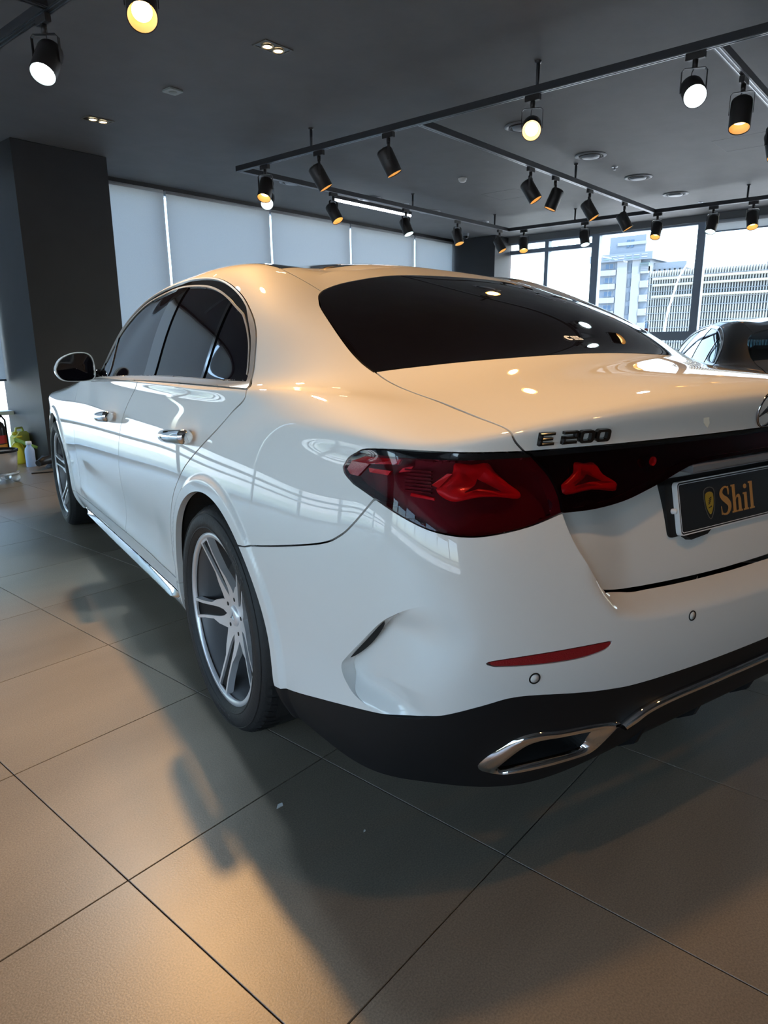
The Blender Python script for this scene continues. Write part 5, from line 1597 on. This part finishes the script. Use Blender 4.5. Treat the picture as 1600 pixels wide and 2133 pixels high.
for i, (sx, y) in enumerate(((-1, 0.0), (-1, 2.961), (1, 0.0), (1, 2.961))):
    w_ = WHEEL0 if i == 0 else copy_tree(WHEEL0)
    w_.parent = CAR; w_.location = (sx*WX, y, .345)
    if sx > 0: w_.rotation_euler = (0, 0, math.pi)
    if i == 1: w_.rotation_euler = (math.radians(24), 0, math.radians(0))
# ---------------------------------------------------------------- second car, dark and clear-windowed
def dark_car():
    M_DP = mat('dark_grey_paint', (.022, .023, .026), rough=.45, coat=.35, coat_rough=.03)
    M_TEAL = thin_glass('teal_tinted_glass', (.15, .23, .26))
    root = empty('parked_car', (4.50, -.42, 0), math.radians(-61.7)); root.scale = (1, 1, .925)
    tag(root, 'dark grey car with see-through teal windows parked behind the sedan, at the right edge', 'car')
    skip = {'badge_letter', 'badge_digit', 'star_emblem', 'number_plate', 'film_flake', 'underbody', 'window_sticker'}
    see = ('rear_window', 'windscreen', 'glass_roof', 'quarter_window', 'rear_door_window', 'front_door_window', 'corner_window')
    def rec(o, parent):
        nm = o.name.split('.')[0]
        if nm in skip: return
        c = o.copy(); COL.objects.link(c); c.parent = parent
        for k in ('label',):
            if k in c and parent is root: del c[k]
        if c.type == 'MESH':
            cur = o.data.materials[0] if o.data.materials else None
            new = M_TEAL if nm in see else (M_DP if cur is M_PAINT else None)
            if new:
                c.material_slots[0].link = 'OBJECT'; c.material_slots[0].material = new
        for ch in list(o.children): rec(ch, c)
    for ch in list(CAR.children): rec(ch, root)
    # cabin: seats and dashboard in silhouette
    M_SEAT = mat('seat_black', (.015, .015, .016), rough=.7)
    for x in (-.38, .38):
        for y in (.35, 1.25):
            b = MB(); b.box(x-.24, x+.24, y, y+.50, .35, .52, .04); s = b.build('seat', M_SEAT, root)
            b = MB(); b.prism([(y-.16, 1.02), (y-.06, 1.03), (y+.10, .45), (y-.04, .42)], x-.22, x+.22); b.V = [(z, a, c) for a, c, z in b.V]; b.build('seat_back', M_SEAT, s)
            b = MB(); b.box(x-.12, x+.12, y-.17, y-.09, 1.04, 1.20, .03); b.build('head_rest', M_SEAT, s)
    b = MB(); b.box(-.70, .70, 1.85, 2.25, .70, 1.00, .05); b.build('dashboard', M_SEAT, root)
    b = MB(); b.box(-.76, .76, -.60, 2.20, .22, .40, .02); b.build('cabin_floor', M_WELL, root)
    b = MB(); b.box(-.60, .60, -.60, -.10, .90, .99, .02); b.build('parcel_shelf', M_SEAT, root)
dark_car()

# ---------------------------------------------------------------- cleaning things on the floor by the column
def bottle(name, x, y, h, r, body, cap, label, cat='bottle', neck=.35, clear=False):
    e = empty(name, (x, y, 0)); tag(e, label, cat)
    b = MB(); b.lathe([(0, 0), (r*.95, 0), (r, .008), (r, h*.62), (r*.86, h*.72), (r*neck, h*.80), (r*neck, h*.88), (0, h*.88)], 22); b.build('bottle_body', body, e)
    b = MB(); b.lathe([(0, h*.87), (r*neck*1.25, h*.87), (r*neck*1.2, h), (0, h)], 18); b.build('bottle_cap', cap, e)
    return e
M_BLUEP = mat('pale_blue_plastic', (.45, .60, .86), rough=.35)
M_CLEARP = mat('milky_plastic', (.70, .74, .80), rough=.3)
M_YEL = mat('yellow_plastic', (.72, .70, .06), rough=.4)
M_LIME = mat('lime_plastic', (.62, .66, .16), rough=.4)
M_WCAP = mat('white_cap', (.8, .82, .85), rough=.4)
bottle('cleaner_bottle', .80, 5.62, .25, .045, M_BLUEP, M_WCAP, 'pale blue bottle with white cap on the floor by the column', neck=.5)
bottle('sprayer_bottle', 1.09, 5.52, .22, .048, M_CLEARP, M_WCAP, 'milky white bottle close to the sedan front wheel', neck=.55)
def jerrycan():
    e = empty('canister', (.93, 6.10, 0), .3); tag(e, 'yellow-green canister leaning against the column foot', 'canister')
    b = MB(); b.prism([(-.10, 0), (.08, 0), (.09, .03), (.075, .26), (.03, .30), (-.05, .30), (-.10, .25)], -.05, .05, bev=.01); b.V = [(x, z, y) for x, y, z in b.V]; b.build('canister_body', M_LIME, e)
    b = MB(); b.tube([(-.06, 0, .29), (-.05, 0, .335), (.02, 0, .335), (.03, 0, .295)], .012, 10); b.build('canister_handle', M_LIME, e)
    b = MB(); b.lathe([(0, .30), (.022, .30), (.022, .33), (0, .33)], 14, 'z', (-.075, 0, -.03)); b.build('canister_cap', M_YEL, e)
jerrycan()
def pump_sprayer():
    e = empty('pump_sprayer', (.80, 5.90, 0)); tag(e, 'bright yellow pressure sprayer with green hose gun by the window', 'sprayer')
    b = MB(); b.lathe([(0, 0), (.060, 0), (.068, .02), (.066, .15), (.040, .20), (.022, .22), (0, .22)], 22); b.build('tank', M_YEL, e)
    b = MB(); b.tube([(0, 0, .215), (-.02, -.03, .25), (.06, -.10, .20), (.13, -.16, .16)], [.018, .020, .018, .014], 10); b.build('spray_gun', mat('green_plastic', (.25, .45, .10), rough=.4), e)
    b = MB(); b.tube([(-.03, 0, .26), (.06, .0, .27)], .010, 8); b.build('pump_handle', M_YEL, e)
pump_sprayer()
def polisher():
    e = empty('polishing_machine', (.84, 5.36, 0), .5); tag(e, 'black hand polishing machine lying on the floor', 'power tool')
    M_T = mat('tool_black', (.02, .02, .022), rough=.45)
    b = MB(); b.tube([(-.12, 0, .07), (-.05, 0, .085), (.05, 0, .085), (.11, 0, .075)], [.030, .040, .042, .030], 14); b.build('tool_body', M_T, e)
    b = MB(); b.lathe([(0, 0), (.075, 0), (.080, .012), (.055, .030), (0, .035)], 24, 'z', (.10, 0, .0)); b.build('polishing_pad', mat('pad_dark', (.06, .06, .065), rough=.8), e)
    b = MB(); b.tube([(.06, 0, .09), (.065, .10, .10)], .016, 10); b.build('side_handle', M_T, e)
polisher()
def cloth():
    e = empty('polishing_cloth', (1.19, 5.22, .0)); n = 14; V = []; F = []
    rnd = random.Random(3)
    for i in range(n):
        for j in range(n):
            u, v = (i/(n-1)-.5), (j/(n-1)-.5); r = math.hypot(u, v)
            V.append((u*.30, v*.22, max(.002, .075*math.exp(-((u-.1)**2+(v)**2)*16)+.028*math.exp(-((u+.3)**2+v*v)*20)+.012*math.sin(9*u+5*v)*(.6-r)+rnd.uniform(0, .004))))
    F = [(i*n+j, i*n+j+1, (i+1)*n+j+1, (i+1)*n+j) for i in range(n-1) for j in range(n-1)]
    mesh_obj('cloth_sheet', V, F, mat('cloth_pink_grey', (.66, .58, .55), rough=.9), e, smooth=True)
    tag(e, 'crumpled pale pink cloth on the floor beside the front wheel', 'cloth')
cloth()
b_ = MB(); b_.tube(crom([(.62, 5.20, .006), (.80, 5.12, .006), (1.0, 5.06, .006), (1.25, 5.03, .006), (1.6, 5.05, .006)], 6).tolist(), .006, 8)
tag(b_.build('power_cord', mat('cord_black', (.015, .015, .017), rough=.5)), 'thin black cord lying across the floor near the front wheel', 'cord')
b_ = MB(); b_.tube(crom([(1.0, 4.98, .006), (1.10, 4.93, .006), (1.3, 4.9, .006), (1.6, 4.92, .006)], 6).tolist(), .006, 8)
tag(b_.build('power_cord', MATS['cord_black']), 'second black cord loop nearer the camera by the front wheel', 'cord')
def tub():
    e = empty('detailing_bucket', (.30, 5.02, 0)); tag(e, 'clear bucket with dark rim on casters, cut by the left picture edge', 'bucket')
    M_TUB = mat('tub_milky', (.55, .47, .42), rough=.3, trans=.35); M_CL = mat('caster_clear', (.75, .74, .72), rough=.15, trans=.6)
    b = MB(); b.lathe([(0, .085), (.115, .085), (.125, .10), (.145, .275), (.141, .275), (.121, .105), (0, .092)], 30); b.build('bucket_wall', M_TUB, e)
    b = MB(); b.lathe([(.139, .262), (.150, .264), (.152, .282), (.138, .284)], 30, closed=True); b.build('bucket_rim', M_BLACKP, e)
    b = MB(); b.lathe([(0, .255), (.138, .255)], 30); b.build('water', mat('water_blue', (.45, .60, .80), rough=.05), e)
    for k in range(4):
        a = math.radians(45+90*k)
        b = MB(); b.lathe([(0, -.038), (.020, -.034), (.035, -.018), (.038, 0), (.035, .018), (.020, .034), (0, .038)], 18, 'z', (.115*math.cos(a), .115*math.sin(a), .038)); b.build('caster', M_CL, e)
    b = MB(); b.lathe([(0, .070), (.14, .070), (.145, .078), (.14, .086), (0, .086)], 30); b.build('dolly', M_CL, e)
tub()
def extinguisher():
    e = empty('fire_extinguisher', (.66, 5.95, 0)); tag(e, 'dark fire extinguisher with red and orange label at the left edge', 'extinguisher')
    b = MB(); b.lathe([(0, 0), (.062, 0), (.066, .01), (.066, .36), (.055, .41), (.022, .44), (.018, .47), (0, .47)], 24); b.build('cylinder', mat('extinguisher_black', (.02, .02, .022), rough=.3), e)
    b = MB(); b.lathe([(.0672, .22), (.0672, .30)], 24); b.build('red_label', mat('label_red', (.45, .03, .03), rough=.5), e)
    b = MB(); b.lathe([(.0672, .15), (.0672, .21)], 24); b.build('orange_label', mat('label_orange', (.65, .28, .04), rough=.5), e)
    b = MB(); b.tube([(.02, 0, .47), (.05, 0, .48), (.075, 0, .44), (.078, 0, .15)], .009, 8); b.build('hose', M_BLACKP, e)
    b = MB(); b.box(-.05, .05, -.010, .010, .47, .50, .004); b.build('lever', M_BLACKP, e)
extinguisher()
# scraps on the tiles
for x, y, s, lb in ((-1.05, -.17, .012, 'tiny white paper scrap on a tile joint'), (-.98, -.40, .004, 'speck of white grit in the shadow behind the rear wheel')):
    b = MB(); b.prism([(-s, -s*.3), (s*.6, -s*.5), (s, s*.2), (0, s*.5)], 0, .003); tag(b.build('paper_scrap', mat('scrap_white', (.8, .8, .76), rough=.7), loc=(x, y, .0)), lb, 'scrap')
